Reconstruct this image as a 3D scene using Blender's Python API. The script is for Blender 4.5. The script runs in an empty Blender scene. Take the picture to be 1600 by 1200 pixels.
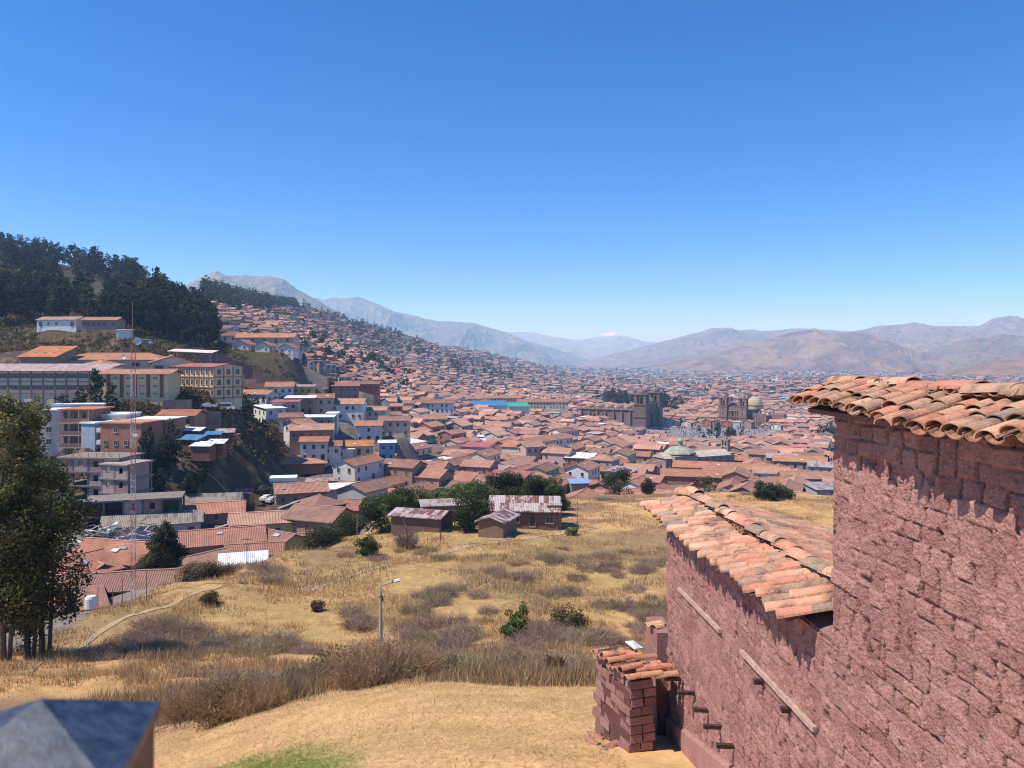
import bpy, math, random
import numpy as np
from mathutils import Vector, Matrix
random.seed(7)
rng = np.random.default_rng(7)
PI = math.pi
scene = bpy.context.scene
COL = scene.collection
F = 1200.0      # focal length in photo pixels (1600 wide)
HZ = 560.0      # horizon row in the photo

def P(px, py, Y):
    return ((px-800)/F*Y, Y, -(py-HZ)/F*Y)
def XY(px, Y):
    return ((px-800)/F*Y, Y)
def ZP(py, Y):
    return -(py-HZ)/F*Y

# ------------------------------------------------------------------ noise
def _h(ix, iy, s):
    n = (ix.astype(np.int64)*374761393 + iy.astype(np.int64)*668265263 + s*1274126177) & 0x7fffffff
    n = ((n ^ (n >> 13))*1274126177) & 0x7fffffff
    n = n ^ (n >> 16)
    return (n & 0xffff)/65535.0
def vnoise(x, y, s=0):
    x = np.asarray(x, float); y = np.asarray(y, float)
    ix = np.floor(x); iy = np.floor(y); fx = x-ix; fy = y-iy
    fx = fx*fx*(3-2*fx); fy = fy*fy*(3-2*fy)
    a = _h(ix, iy, s); b = _h(ix+1, iy, s); c = _h(ix, iy+1, s); d = _h(ix+1, iy+1, s)
    return (a*(1-fx)+b*fx)*(1-fy)+(c*(1-fx)+d*fx)*fy
def fbm(x, y, o=4, s=0, g=.5):
    r = 0; a = 1; t = 0
    for k in range(o):
        r = r+a*vnoise(x*2**k+17.3*k, y*2**k-9.1*k, s+k); t += a; a *= g
    return r/t
def ridged(x, y, o=5, s=0):
    r = 0; a = 1; t = 0
    for k in range(o):
        r = r+a*(1-np.abs(2*vnoise(x*2**k+7.7*k, y*2**k+3.1*k, s+k)-1)); t += a; a *= .5
    return r/t

# ------------------------------------------------------------------ materials
def newmat(name):
    m = bpy.data.materials.new(name); m.use_nodes = True
    nt = m.node_tree; nt.nodes.clear()
    out = nt.nodes.new('ShaderNodeOutputMaterial')
    b = nt.nodes.new('ShaderNodeBsdfPrincipled')
    nt.links.new(b.outputs[0], out.inputs[0])
    return m, nt, b, out
def N(nt, t, **kw):
    n = nt.nodes.new(t)
    for k, v in kw.items():
        if k in n.bl_rna.properties: setattr(n, k, v)
    return n
def noise_node(nt, co, scale, detail=4, rough=.6):
    n = N(nt, 'ShaderNodeTexNoise'); n.inputs['Scale'].default_value = scale
    n.inputs['Detail'].default_value = detail; n.inputs['Roughness'].default_value = rough
    nt.links.new(co, n.inputs['Vector']); return n
def mrange(nt, v, a, b, c, d):
    n = N(nt, 'ShaderNodeMapRange')
    for k, x in zip(range(1, 5), (a, b, c, d)): n.inputs[k].default_value = x
    nt.links.new(v, n.inputs[0]); return n.outputs[0]
def mulcol(nt, c, f):
    n = N(nt, 'ShaderNodeVectorMath', operation='SCALE')
    nt.links.new(c, n.inputs[0]); nt.links.new(f, n.inputs['Scale']); return n.outputs[0]
def mixc(nt, f, a, b):
    n = N(nt, 'ShaderNodeMix', data_type='RGBA')
    for i, x in ((0, f), (6, a), (7, b)):
        if isinstance(x, (int, float)): n.inputs[i].default_value = x
        elif isinstance(x, tuple): n.inputs[i].default_value = (*x, 1) if len(x) == 3 else x
        else: nt.links.new(x, n.inputs[i])
    return n.outputs[2]
def math_n(nt, op, a, b=None):
    n = N(nt, 'ShaderNodeMath', operation=op)
    for i, x in enumerate((a, b)):
        if x is None: continue
        if isinstance(x, (int, float)): n.inputs[i].default_value = x
        else: nt.links.new(x, n.inputs[i])
    return n.outputs[0]
def bump(nt, b, h, dist, strength=1.0):
    n = N(nt, 'ShaderNodeBump'); n.inputs['Strength'].default_value = strength
    n.inputs['Distance'].default_value = dist
    nt.links.new(h, n.inputs['Height']); nt.links.new(n.outputs[0], b.inputs['Normal'])

def attr_mat(name, scale=1.0, lo=.75, hi=1.25, rough=.9, scale2=None, bmp=0, spec=.2, metal=0, world=False):
    """vertex/face colour times two octaves of mottling"""
    m, nt, b, out = newmat(name)
    tc = N(nt, 'ShaderNodeTexCoord'); co = tc.outputs['Object']
    if world:
        co = N(nt, 'ShaderNodeNewGeometry').outputs['Position']
    a = N(nt, 'ShaderNodeAttribute'); a.attribute_name = 'Col'
    n1 = noise_node(nt, co, scale, 5, .65)
    c = mulcol(nt, a.outputs['Color'], mrange(nt, n1.outputs[0], .3, .7, lo, hi))
    if scale2:
        n2 = noise_node(nt, co, scale2, 3, .6)
        c = mulcol(nt, c, mrange(nt, n2.outputs[0], .3, .7, lo*.5+.5, hi*.5+.5))
    nt.links.new(c, b.inputs['Base Color'])
    b.inputs['Roughness'].default_value = rough
    b.inputs['Specular IOR Level'].default_value = spec
    b.inputs['Metallic'].default_value = metal
    if bmp: bump(nt, b, n1.outputs[0], bmp)
    return m

def roof_mat(name, pitch=.28, near=True):
    m, nt, b, out = newmat(name)
    tc = N(nt, 'ShaderNodeTexCoord'); co = tc.outputs['Object']
    info = N(nt, 'ShaderNodeObjectInfo')
    off = N(nt, 'ShaderNodeVectorMath', operation='ADD')
    cmb = N(nt, 'ShaderNodeCombineXYZ')
    r = math_n(nt, 'MULTIPLY', info.outputs['Random'], 300.0)
    nt.links.new(r, cmb.inputs[0]); nt.links.new(r, cmb.inputs[1])
    nt.links.new(co, off.inputs[0]); nt.links.new(cmb.outputs[0], off.inputs[1])
    cc = off.outputs[0]
    a = N(nt, 'ShaderNodeAttribute'); a.attribute_name = 'Col'
    n1 = noise_node(nt, cc, .35, 5, .7)
    n2 = noise_node(nt, cc, 3.2, 4, .7)
    c = mulcol(nt, a.outputs['Color'], mrange(nt, n1.outputs[0], .3, .7, .72, 1.25))
    c = mixc(nt, mrange(nt, n2.outputs[0], .5, .72, 0, .55), c, (.13, .085, .065))
    n3 = noise_node(nt, cc, 5.5, 2, .5)
    c = mixc(nt, mrange(nt, n3.outputs[0], .56, .75, 0, .5), c, (.6, .36, .27))
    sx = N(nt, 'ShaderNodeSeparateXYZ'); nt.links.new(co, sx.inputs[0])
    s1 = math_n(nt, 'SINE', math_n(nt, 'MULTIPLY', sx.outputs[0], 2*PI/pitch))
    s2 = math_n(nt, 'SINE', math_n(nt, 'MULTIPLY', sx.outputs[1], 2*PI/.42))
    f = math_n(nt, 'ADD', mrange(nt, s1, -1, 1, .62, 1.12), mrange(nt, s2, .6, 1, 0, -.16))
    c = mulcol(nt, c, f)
    nt.links.new(c, b.inputs['Base Color'])
    b.inputs['Roughness'].default_value = .92
    b.inputs['Specular IOR Level'].default_value = .1
    h = math_n(nt, 'ADD', math_n(nt, 'MULTIPLY', s1, .5), n2.outputs[0])
    bump(nt, b, h, .05)
    return m

def foliage_mat(name, lo=.55, hi=1.5):
    m, nt, b, out = newmat(name)
    a = N(nt, 'ShaderNodeAttribute'); a.attribute_name = 'Col'
    co = N(nt, 'ShaderNodeNewGeometry').outputs['Position']
    n1 = noise_node(nt, co, .5, 3)
    c = mulcol(nt, a.outputs['Color'], mrange(nt, n1.outputs[0], .3, .7, lo, hi))
    nt.nodes.remove(b)
    d = N(nt, 'ShaderNodeBsdfDiffuse'); t = N(nt, 'ShaderNodeBsdfTranslucent'); mx = N(nt, 'ShaderNodeMixShader')
    mx.inputs[0].default_value = .3
    nt.links.new(c, d.inputs[0]); nt.links.new(c, t.inputs[0])
    nt.links.new(d.outputs[0], mx.inputs[1]); nt.links.new(t.outputs[0], mx.inputs[2])
    nt.links.new(mx.outputs[0], out.inputs[0])
    return m

def tin_mat(name, base, rust, lo=.42, hi=.6, axis=0, metal=.15):
    m, nt, b, out = newmat(name)
    co = N(nt, 'ShaderNodeTexCoord').outputs['Object']
    mp = N(nt, 'ShaderNodeMapping'); mp.inputs['Scale'].default_value = (1.1, .28, 1) if axis == 0 else (.28, 1.1, 1)
    nt.links.new(co, mp.inputs['Vector'])
    n1 = noise_node(nt, mp.outputs[0], 1.3, 5, .75)
    sx = N(nt, 'ShaderNodeSeparateXYZ'); nt.links.new(co, sx.inputs[0])
    fl = math_n(nt, 'FLOOR', math_n(nt, 'MULTIPLY', sx.outputs[axis], 1.15))
    fl2 = math_n(nt, 'FLOOR', math_n(nt, 'MULTIPLY', sx.outputs[1-axis], .45))
    wn = N(nt, 'ShaderNodeTexWhiteNoise'); wn.noise_dimensions = '2D'
    cb = N(nt, 'ShaderNodeCombineXYZ'); nt.links.new(fl, cb.inputs[0]); nt.links.new(fl2, cb.inputs[1])
    nt.links.new(cb.outputs[0], wn.inputs['Vector'])
    v = math_n(nt, 'ADD', n1.outputs[0], math_n(nt, 'MULTIPLY', math_n(nt, 'SUBTRACT', wn.outputs[0], .5), .35))
    c = mixc(nt, mrange(nt, v, lo, hi, 0, 1), base, rust)
    s1 = math_n(nt, 'SINE', math_n(nt, 'MULTIPLY', sx.outputs[axis], 2*PI/.3))
    c = mulcol(nt, c, mrange(nt, s1, -1, 1, .85, 1.08))
    nt.links.new(c, b.inputs['Base Color'])
    b.inputs['Roughness'].default_value = .6; b.inputs['Metallic'].default_value = metal
    b.inputs['Specular IOR Level'].default_value = .25
    bump(nt, b, s1, .02)
    return m

def flat_mat(name, c, rough=.8, metal=0, spec=.3, nz=4, lo=.85, hi=1.12):
    m, nt, b, out = newmat(name)
    co = N(nt, 'ShaderNodeTexCoord').outputs['Object']
    n1 = noise_node(nt, co, nz, 4)
    cc = N(nt, 'ShaderNodeRGB'); cc.outputs[0].default_value = (*c, 1)
    nt.links.new(mulcol(nt, cc.outputs[0], mrange(nt, n1.outputs[0], .3, .7, lo, hi)), b.inputs['Base Color'])
    b.inputs['Roughness'].default_value = rough; b.inputs['Metallic'].default_value = metal
    b.inputs['Specular IOR Level'].default_value = spec
    return m

M = {}
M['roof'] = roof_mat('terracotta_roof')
M['wall'] = attr_mat('plaster_wall', .8, .82, 1.12, .92, 6)
M['brick'] = None
M['window'] = flat_mat('dark_window', (.035, .04, .05), .25, 0, .5)
M['wood'] = flat_mat('weathered_wood', (.2, .13, .08), .85, nz=6, lo=.6, hi=1.3)
M['leaf'] = foliage_mat('foliage')
M['bark'] = flat_mat('bark', (.13, .1, .075), .95, nz=3, lo=.6, hi=1.3)
M['twig'] = foliage_mat('twigs', .7, 1.3)
M['grass'] = foliage_mat('dry_grass_blades', .75, 1.25)
M['stone'] = attr_mat('stone', .5, .7, 1.2, .95, 3, .1)
M['plain'] = attr_mat('painted', 1.5, .85, 1.1, .75)
M['stuffwall'] = attr_mat('town_wall', .12, .8, 1.15, .92, world=True)
M['stuffroof'] = attr_mat('town_roof', .12, .75, 1.2, .92, 1.2, world=True)
M['rust'] = tin_mat('rusty_tin', (.5, .42, .4), (.2, .085, .065), .42, .56)
M['rust2'] = tin_mat('grey_tin', (.42, .37, .34), (.25, .15, .12), .45, .65)
M['tinwhite'] = tin_mat('white_tin', (.78, .78, .78), (.5, .46, .42), .55, .8)
M['tinpink'] = tin_mat('pink_tin', (.5, .37, .34), (.36, .22, .2), .45, .65)
M['tinred'] = tin_mat('red_tin', (.42, .12, .11), (.5, .24, .22), .5, .75)
M['asbestos'] = tin_mat('cement_sheet', (.3, .255, .21), (.17, .14, .115), .45, .65)
M['blue'] = tin_mat('blue_sheet', (.05, .2, .36), (.1, .24, .36), .5, .8, metal=0)
M['lightblue'] = tin_mat('light_blue_sheet', (.2, .34, .55), (.3, .4, .55), .5, .8, metal=0)
M['green'] = tin_mat('green_sheet', (.05, .38, .26), (.05, .3, .2), .5, .8, metal=0)
M['concrete'] = attr_mat('concrete', .9, .75, 1.15, .95, 5, .02)
M['metalgrey'] = flat_mat('galvanised', (.35, .35, .36), .5, .6, .5)

def brick_mat():
    m, nt, b, out = newmat('brick_wall')
    co = N(nt, 'ShaderNodeTexCoord').outputs['Object']
    a = N(nt, 'ShaderNodeAttribute'); a.attribute_name = 'Col'
    n1 = noise_node(nt, co, 1.2, 5, .7)
    n2 = noise_node(nt, co, 9, 2, .6)
    c = mulcol(nt, a.outputs['Color'], mrange(nt, n1.outputs[0], .3, .7, .75, 1.2))
    c = mulcol(nt, c, mrange(nt, n2.outputs[0], .3, .7, .8, 1.2))
    sx = N(nt, 'ShaderNodeSeparateXYZ'); nt.links.new(co, sx.inputs[0])
    s1 = math_n(nt, 'SINE', math_n(nt, 'MULTIPLY', sx.outputs[2], 2*PI/.3))
    c = mulcol(nt, c, mrange(nt, s1, -1, -.5, .8, 1.0))
    nt.links.new(c, b.inputs['Base Color']); b.inputs['Roughness'].default_value = .95
    return m
M['brick'] = brick_mat()

# ------------------------------------------------------------------ mesh building
class MB:
    def __init__(s): s.V = []; s.Fc = []; s.C = []; s.Mi = []; s.n = 0
    def add(s, V, Fs, col=(.5, .5, .5), mi=0):
        V = np.asarray(V, float).reshape(-1, 3)
        Fs = [np.asarray(f) + s.n for f in Fs] if not isinstance(Fs, np.ndarray) else Fs + s.n
        s.V.append(V); s.n += len(V)
        k = len(Fs)
        if isinstance(Fs, np.ndarray): s.Fc.append(Fs)
        else: s.Fc.extend([f.reshape(1, -1) for f in Fs])
        c = np.asarray(col, float)
        if c.ndim == 1: c = np.tile(c, (k, 1))
        s.C.append(c); s.Mi.append(np.full(k, mi) if np.isscalar(mi) else np.asarray(mi))
        return s
    def box(s, c, d, col=(.5, .5, .5), rz=0, mi=0, taper=1.0):
        x, y, z = [q/2 for q in d]
        v = np.array([(a*x*(taper if h > 0 else 1), b*y*(taper if h > 0 else 1), h*z) for h in (-1, 1) for a, b in ((-1, -1), (1, -1), (1, 1), (-1, 1))])
        if rz:
            ca, sa = math.cos(rz), math.sin(rz)
            v = np.c_[v[:, 0]*ca-v[:, 1]*sa, v[:, 0]*sa+v[:, 1]*ca, v[:, 2]]
        f = np.array([(3, 2, 1, 0), (4, 5, 6, 7), (0, 1, 5, 4), (1, 2, 6, 5), (2, 3, 7, 6), (3, 0, 4, 7)])
        return s.add(v+np.array(c), f, col, mi)
    def bar(s, a, b, w, h=None, col=(.5, .5, .5), mi=0):
        a = np.array(a, float); b = np.array(b, float); h = h or w
        d = b-a; L = np.linalg.norm(d); d /= L
        up = np.array([0, 0, 1.]) if abs(d[2]) < .95 else np.array([1., 0, 0])
        s1 = np.cross(d, up); s1 /= np.linalg.norm(s1); s2 = np.cross(s1, d)
        v = [p+sx*w/2*s1+sy*h/2*s2 for p in (a, b) for sx, sy in ((-1, -1), (1, -1), (1, 1), (-1, 1))]
        f = np.array([(3, 2, 1, 0), (4, 5, 6, 7), (0, 1, 5, 4), (1, 2, 6, 5), (2, 3, 7, 6), (3, 0, 4, 7)])
        return s.add(v, f, col, mi)
    def tube(s, pts, rad, n=7, col=(.5, .5, .5), mi=0, cap=True):
        pts = [np.array(p, float) for p in pts]; V = []
        rad = [rad]*len(pts) if np.isscalar(rad) else rad
        for i, p in enumerate(pts):
            d = pts[min(i+1, len(pts)-1)]-pts[max(i-1, 0)]; d = d/max(np.linalg.norm(d), 1e-9)
            up = np.array([0, 1., 0]) if abs(d[1]) < .9 else np.array([1., 0, 0])
            s1 = np.cross(d, up); s1 /= np.linalg.norm(s1); s2 = np.cross(d, s1)
            for k in range(n):
                t = 2*PI*k/n; V.append(p+rad[i]*(math.cos(t)*s1+math.sin(t)*s2))
        Fs = [(i*n+k, i*n+(k+1) % n, (i+1)*n+(k+1) % n, (i+1)*n+k) for i in range(len(pts)-1) for k in range(n)]
        s.add(V, np.array(Fs), col, mi)
        if cap:
            s.add(V[-n:], [tuple(range(n))], col, mi)
        return s
    def lathe(s, c, prof, n=16, col=(.5, .5, .5), mi=0, rz=0):
        V = [(c[0]+r*math.cos(2*PI*k/n+rz), c[1]+r*math.sin(2*PI*k/n+rz), c[2]+z) for r, z in prof for k in range(n)]
        Fs = [(i*n+k, i*n+(k+1) % n, (i+1)*n+(k+1) % n, (i+1)*n+k) for i in range(len(prof)-1) for k in range(n)]
        return s.add(V, np.array(Fs), col, mi)
    def build(s, name, mats, parent=None, loc=(0, 0, 0), rz=0, smooth=False):
        me = mesh_from(name, np.concatenate(s.V), s.Fc, np.concatenate(s.C), np.concatenate(s.Mi), mats, smooth)
        return link(name, me, parent, loc, rz)

def mesh_from(name, V, FL, C, Mi, mats, smooth=False, point_col=False):
    me = bpy.data.meshes.new(name)
    tot = [f.shape[1] for f in FL for _ in range(len(f))]
    loops = np.concatenate([f.ravel() for f in FL]).astype(np.int32)
    tot = np.array(tot, np.int32); st = np.zeros(len(tot), np.int32); st[1:] = np.cumsum(tot)[:-1]
    me.vertices.add(len(V)); me.vertices.foreach_set('co', np.ascontiguousarray(V, np.float32).ravel())
    me.loops.add(len(loops)); me.loops.foreach_set('vertex_index', loops)
    me.polygons.add(len(tot)); me.polygons.foreach_set('loop_start', st)
    me.polygons.foreach_set('material_index', np.ascontiguousarray(Mi, np.int32))
    me.update(calc_edges=True)
    me.polygons.foreach_set('use_smooth', np.full(len(tot), bool(smooth)))
    a = me.attributes.new('Col', 'FLOAT_COLOR', 'POINT' if point_col else 'FACE')
    c4 = np.ones((len(C), 4), np.float32); c4[:, :3] = C
    a.data.foreach_set('color', c4.ravel())
    for m in (mats if isinstance(mats, (list, tuple)) else [mats]): me.materials.append(m)
    me.validate()
    return me
def link(name, me, parent=None, loc=(0, 0, 0), rz=0):
    o = bpy.data.objects.new(name, me); COL.objects.link(o)
    o.location = loc; o.rotation_euler = (0, 0, rz)
    if parent: o.parent = parent
    return o
def thing(name, label, cat, loc=(0, 0, 0), rz=0, group=None):
    o = link(name, None, None, loc, rz); o.empty_display_size = .3
    return tag(o, label, cat, group)
def tag(o, label=None, cat=None, group=None, kind=None):
    if label: o['label'] = label
    if cat: o['category'] = cat
    if group: o['group'] = group
    if kind: o['kind'] = kind
    return o
def dup(root, loc, rz=0, sc=1, label=None, group=None):
    r = root.copy(); COL.objects.link(r); r.location = loc; r.rotation_euler = (0, 0, rz)
    r.scale = (sc, sc, sc) if np.isscalar(sc) else sc
    if label: r['label'] = label
    if group: r['group'] = group
    for ch in root.children:
        c = ch.copy(); COL.objects.link(c); c.parent = r
        for g in ch.children:
            d = g.copy(); COL.objects.link(d); d.parent = c
    return r

# ------------------------------------------------------------------ terrain
PADS = []; PADS2 = []
PN = [(0, -4.9), (8, -5.15), (10.3, -5.5), (11, -5.62), (14, -6.4), (18, -7.7), (22, -9.2), (30, -12.6), (45, -18.6), (62, -23.5), (75, -25.2),
      (90, -26.6), (105, -27.9), (120, -29.3), (135, -30.4), (150, -31), (170, -32.2), (190, -33.8), (260, -38)]
EDGE = [(-400, 58), (0, 62), (60, 65), (207, 86), (300, 101), (400, 108), (480, 122), (560, 145), (620, 160), (750, 180), (900, 192), (1050, 197), (1300, 203), (2000, 205)]
def edgeY(px): return np.interp(px, [e[0] for e in EDGE], [e[1] for e in EDGE])
def pz(lst): return [(Y, ZP(py, Y)) for Y, py in lst]
CT = {
 -500: [(75,-28)]+pz([(165,800),(190,700),(205,650),(225,640),(250,585),(290,545),(330,490),(430,440),(600,400),(700,380),(900,372),(1500,420)]),
 0: [(78,-28.5),(110,-31),(150,-33.5)]+pz([(165,800),(188,704),(200,660),(225,640),(250,592),(290,553),(330,518),(430,470),(600,420),(700,396),(900,392),(1500,440)]),
 120: [(90,-29.5),(110,-32),(150,-34)]+pz([(165,805),(188,706),(200,668),(225,642),(250,595),(290,553),(330,520),(430,480),(600,432),(720,418),(900,418),(1500,470)]),
 250: [(99,-32),(130,-34),(150,-35),(170,-32),(188,-25)]+pz([(200,676),(215,650),(235,632),(260,595),(300,552),(350,528),(430,495),(600,455),(800,440),(1000,446),(1600,480)]),
 350: [(116,-34),(150,-34.5),(180,-31)]+pz([(200,730),(225,660),(280,605),(330,572),(380,552),(500,530),(800,485),(1000,462),(1200,470),(2000,500)]),
 450: [(126,-36),(200,-38.5),(235,-36)]+pz([(262,690),(290,645),(340,608),(400,570),(500,552),(800,515),(1200,482),(1500,474),(1800,480),(3000,520)]),
 520: [(145,-38),(220,-40),(280,-38)]+pz([(320,680),(380,640),(450,600),(520,580),(620,566),(900,540),(1300,512),(1700,492),(2200,500),(3500,530)]),
 600: [(172,-41),(250,-41.7)]+pz([(320,712),(380,680),(430,655),(500,628),(600,604),(800,583),(1200,560),(1800,528),(2200,514),(2800,520),(4500,545)]),
 750: [(193,-43),(300,-42.5)]+pz([(400,695),(500,670),(600,652),(800,627),(1200,603),(2000,577),(3000,556),(3600,550),(5000,560),(8000,570)]),
 900: [(206,-45),(320,-45.5),(450,-50),(600,-55),(720,-57.5),(1000,-59)]+pz([(1500,611),(2500,597),(4000,586),(5500,577),(9000,575),(14000,573)]),
 1050: [(212,-45.5),(320,-46.5),(400,-52),(450,-56),(520,-63),(600,-69),(640,-69.5),(700,-67),(760,-65.5),(1000,-65)]+pz([(1500,611),(2500,598),(4000,588),(7000,579),(14000,574)]),
 1300: [(217,-47),(320,-48.5),(450,-55),(600,-64),(720,-65),(1000,-65)]+pz([(1500,611),(2500,597),(4000,587),(7000,579),(14000,574)]),
 2100: [(222,-49),(320,-51),(450,-55),(600,-63),(720,-65),(1000,-65)]+pz([(1500,610),(2500,595),(4000,584),(7000,576),(14000,572)]),
}
YG = np.concatenate([np.arange(0, 20, .5), np.arange(20, 200, 1.25), np.geomspace(200, 30000, 330)])
cpx = sorted(CT)
tab = []
for c in cpx:
    e = float(edgeY(c)); kn = [k for k in PN if k[0] < e]+[(e, np.interp(e, [k[0] for k in PN], [k[1] for k in PN]))]
    kn += [k for k in CT[c] if k[0] > e+4]
    if kn[-1][0] < 30000: kn.append((30000, kn[-1][1]-20))
    tab.append(np.interp(YG, [k[0] for k in kn], [k[1] for k in kn]))
tab = np.array(tab)
_g = np.arange(-500, 2101, 20.)
_t = np.array([np.interp(_g, cpx, tab[:, k]) for k in range(tab.shape[1])]).T
_k = np.exp(-.5*(np.arange(-3, 4)/1.4)**2); _k /= _k.sum()
_p = np.pad(_t, ((3, 3), (0, 0)), 'edge')
tab = sum(_k[j]*_p[j:j+len(_g)] for j in range(7)); cpx = _g
def ground(X, Y, rough=True):
    X = np.asarray(X, float); Y = np.asarray(Y, float)
    Yc = np.clip(Y, .5, 29999)
    px = np.clip(800+F*X/np.maximum(Yc, 6), cpx[0], cpx[-1]-.01)
    ci = np.clip(np.searchsorted(cpx, px, 'right')-1, 0, len(cpx)-2)
    ca = np.array(cpx, float); t = (px-ca[ci])/(ca[ci+1]-ca[ci])
    yi = np.clip(np.searchsorted(YG, Yc, 'right')-1, 0, len(YG)-2)
    s = (Yc-YG[yi])/(YG[yi+1]-YG[yi])
    def g(c): return tab[c, yi]*(1-s)+tab[c, yi+1]*s
    z = g(ci)*(1-t)+g(ci+1)*t
    # the straw mound falls away to the left; soft undulation of the slope
    _q = np.clip((-.08-X/np.maximum(Yc, 6))/.5, 0, 1)
    z = z-1.9*_q*_q*(3-2*_q)*np.clip((Yc-9)/6, 0, 1)*np.clip((40-Yc)/12, 0, 1)
    if rough:
        z = z+(fbm(X*.09, Y*.09, 3, 5)-.5)*2.2*np.clip((Yc-22)/20, 0, 1)*np.clip((190-Yc)/60, .15, 1)
        z = z+(fbm(X*.6, Y*.6, 3, 9)-.5)*.35*np.clip((Yc-12)/10, .25, 1)*np.clip((220-Yc)/40, 0, 1)
        z = z+(fbm(X*.012, Y*.012, 4, 11)-.5)*14*np.clip((Yc-700)/900, 0, 1)
    return z
def ground0(X, Y): return ground(X, Y)
_ground_raw = ground
def ground(X, Y, rough=True):
    z = _ground_raw(X, Y, rough); X = np.asarray(X, float); Y = np.asarray(Y, float)
    if len(PADS) and X.size:
        z = z.astype(float); sw = np.zeros_like(z); sd = np.zeros_like(z)
        for (px, py, dz) in PADS:
            w = np.exp(-(((X-px)**2+(Y-py)**2)/64.)); sw += w; sd += w*dz
        z = z+sd/np.maximum(sw, .6)
        sw = np.zeros_like(z); sd = np.zeros_like(z)
        for (px, py, dz) in PADS2:
            w = np.exp(-(((X-px)**2+(Y-py)**2)/25.)); sw += w; sd += w*dz
        z = z+sd/np.maximum(sw, .6)
    return z
def gz(X, Y): return float(ground(np.array([X]), np.array([Y]))[0])
def is_meadow(X, Y):
    px = 800+F*X/np.maximum(Y, 5)
    return Y < edgeY(px)

PADS[:] = [(-137.2,221.0,1.7),(-147.4,244.0,6.4),(-129.1,252.0,1.8),(-125.9,236.0,6.5),(-107.7,243.0,5.7),(-102.1,212.0,5.9),(-92.4,232.0,5.0),(-108.5,186.0,2.4),(-102.9,186.0,2.9),(-109.8,196.0,4.7),(-97.1,183.0,7.5),(-97.5,190.0,6.0),(-89.4,181.0,3.2),(-88.2,190.0,3.3),(-86.4,201.0,4.4),(-77.5,186.0,5.3),(-73.1,182.0,5.9),(-80.5,194.0,4.4),(-71.6,186.0,6.3),(-74.9,193.0,6.2),(-84.8,198.0,2.7),(-74.7,200.0,6.3),(-89.9,168.0,-1.0),(-81.8,163.0,2.2),(-43.0,172.0,3.1),(-52.3,190.0,2.4),(-35.6,178.0,2.8),(-70.1,176.0,-4.3),(-67.1,188.0,-4.2),(-37.4,166.0,2.0),(-38.3,197.0,4.1),(-45.5,206.0,2.2),(-64.9,236.0,-0.9),(-54.7,221.0,0.9),(-63.5,254.0,-0.8),(-89.3,296.0,2.2),(-82.5,300.0,7.2),(-95.3,288.0,-0.8),(-85.3,270.0,-4.1),(-81.0,276.0,3.2),(-78.1,284.0,6.3),(-73.3,296.0,9.9),(-73.6,256.0,5.0),(-66.8,262.0,8.6),(-62.5,268.0,11.9),(-68.6,248.0,3.8),(-63.6,244.0,4.9),(-61.1,238.0,6.0),(-57.6,240.0,5.4),(-63.5,300.0,13.0),(-55.6,306.0,12.5),(-51.3,276.0,10.4),(-43.5,285.0,12.3),(-50.2,246.0,9.2),(-52.6,243.0,8.0),(-40.6,250.0,8.2),(-71.5,330.0,15.1),(-65.5,345.0,21.1),(-123.5,388.0,10.4),(-130.3,374.0,4.8),(-120.0,374.0,7.7),(-108.8,374.0,11.9),(-144.4,392.0,5.2),(-188.4,322.0,3.7),(-169.1,318.0,5.4),(-153.8,305.0,4.1),(80.9,296.0,1.8),(65.3,277.0,1.3),(45.8,262.0,1.3),(88.4,262.0,1.6),(103.2,268.0,3.0),(118.1,315.0,3.0),(122.5,300.0,3.0),(96.8,237.0,4.3),(50.3,232.0,1.2),(63.0,216.0,3.4),(72.8,238.0,2.2),(22.9,262.0,-1.0),(21.9,250.0,1.6),(86.3,205.0,-5.7),(-28.8,345.0,-7.9),(-38.2,296.0,-3.8),(15.5,372.0,1.1),(28.0,420.0,2.9),(-52.9,500.0,2.0),(8.0,318.0,2.1),(-86,222,9),(-94,222,9),(-84,228,8),(-97,218,7),(-105,206,5),(-80,226,7)]
PADS2[:] = [(-92.4,232.0,-1.3),(-108.5,186.0,-0.9),(-102.9,186.0,-1.3),(-97.1,183.0,2.3),(-97.5,190.0,1.0),(-89.4,181.0,-1.0),(-88.2,190.0,-0.8),(-77.5,186.0,0.6),(-73.1,182.0,2.5),(-71.6,186.0,2.7),(-74.9,193.0,1.4),(-84.8,198.0,-1.3),(-74.7,200.0,1.0),(-89.9,168.0,-0.9),(-81.8,163.0,0.6),(-70.1,176.0,-4.3),(-67.1,188.0,-6.0),(-64.9,236.0,-4.0),(-59.0,246.0,-5.4),(-54.8,200.0,-1.7),(-63.5,254.0,-3.7),(-89.3,296.0,-0.9),(-82.5,300.0,0.8),(-95.3,288.0,-0.6),(-85.3,270.0,-2.4),(-81.0,276.0,1.2),(-78.1,284.0,0.8),(-66.8,262.0,1.3),(-62.5,268.0,1.4),(-63.6,244.0,0.7),(-61.1,238.0,1.7),(-43.5,285.0,1.5),(-50.2,246.0,1.2),(-52.6,243.0,0.7),(-108.8,374.0,0.6),(-38.2,296.0,-1.4)]
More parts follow.
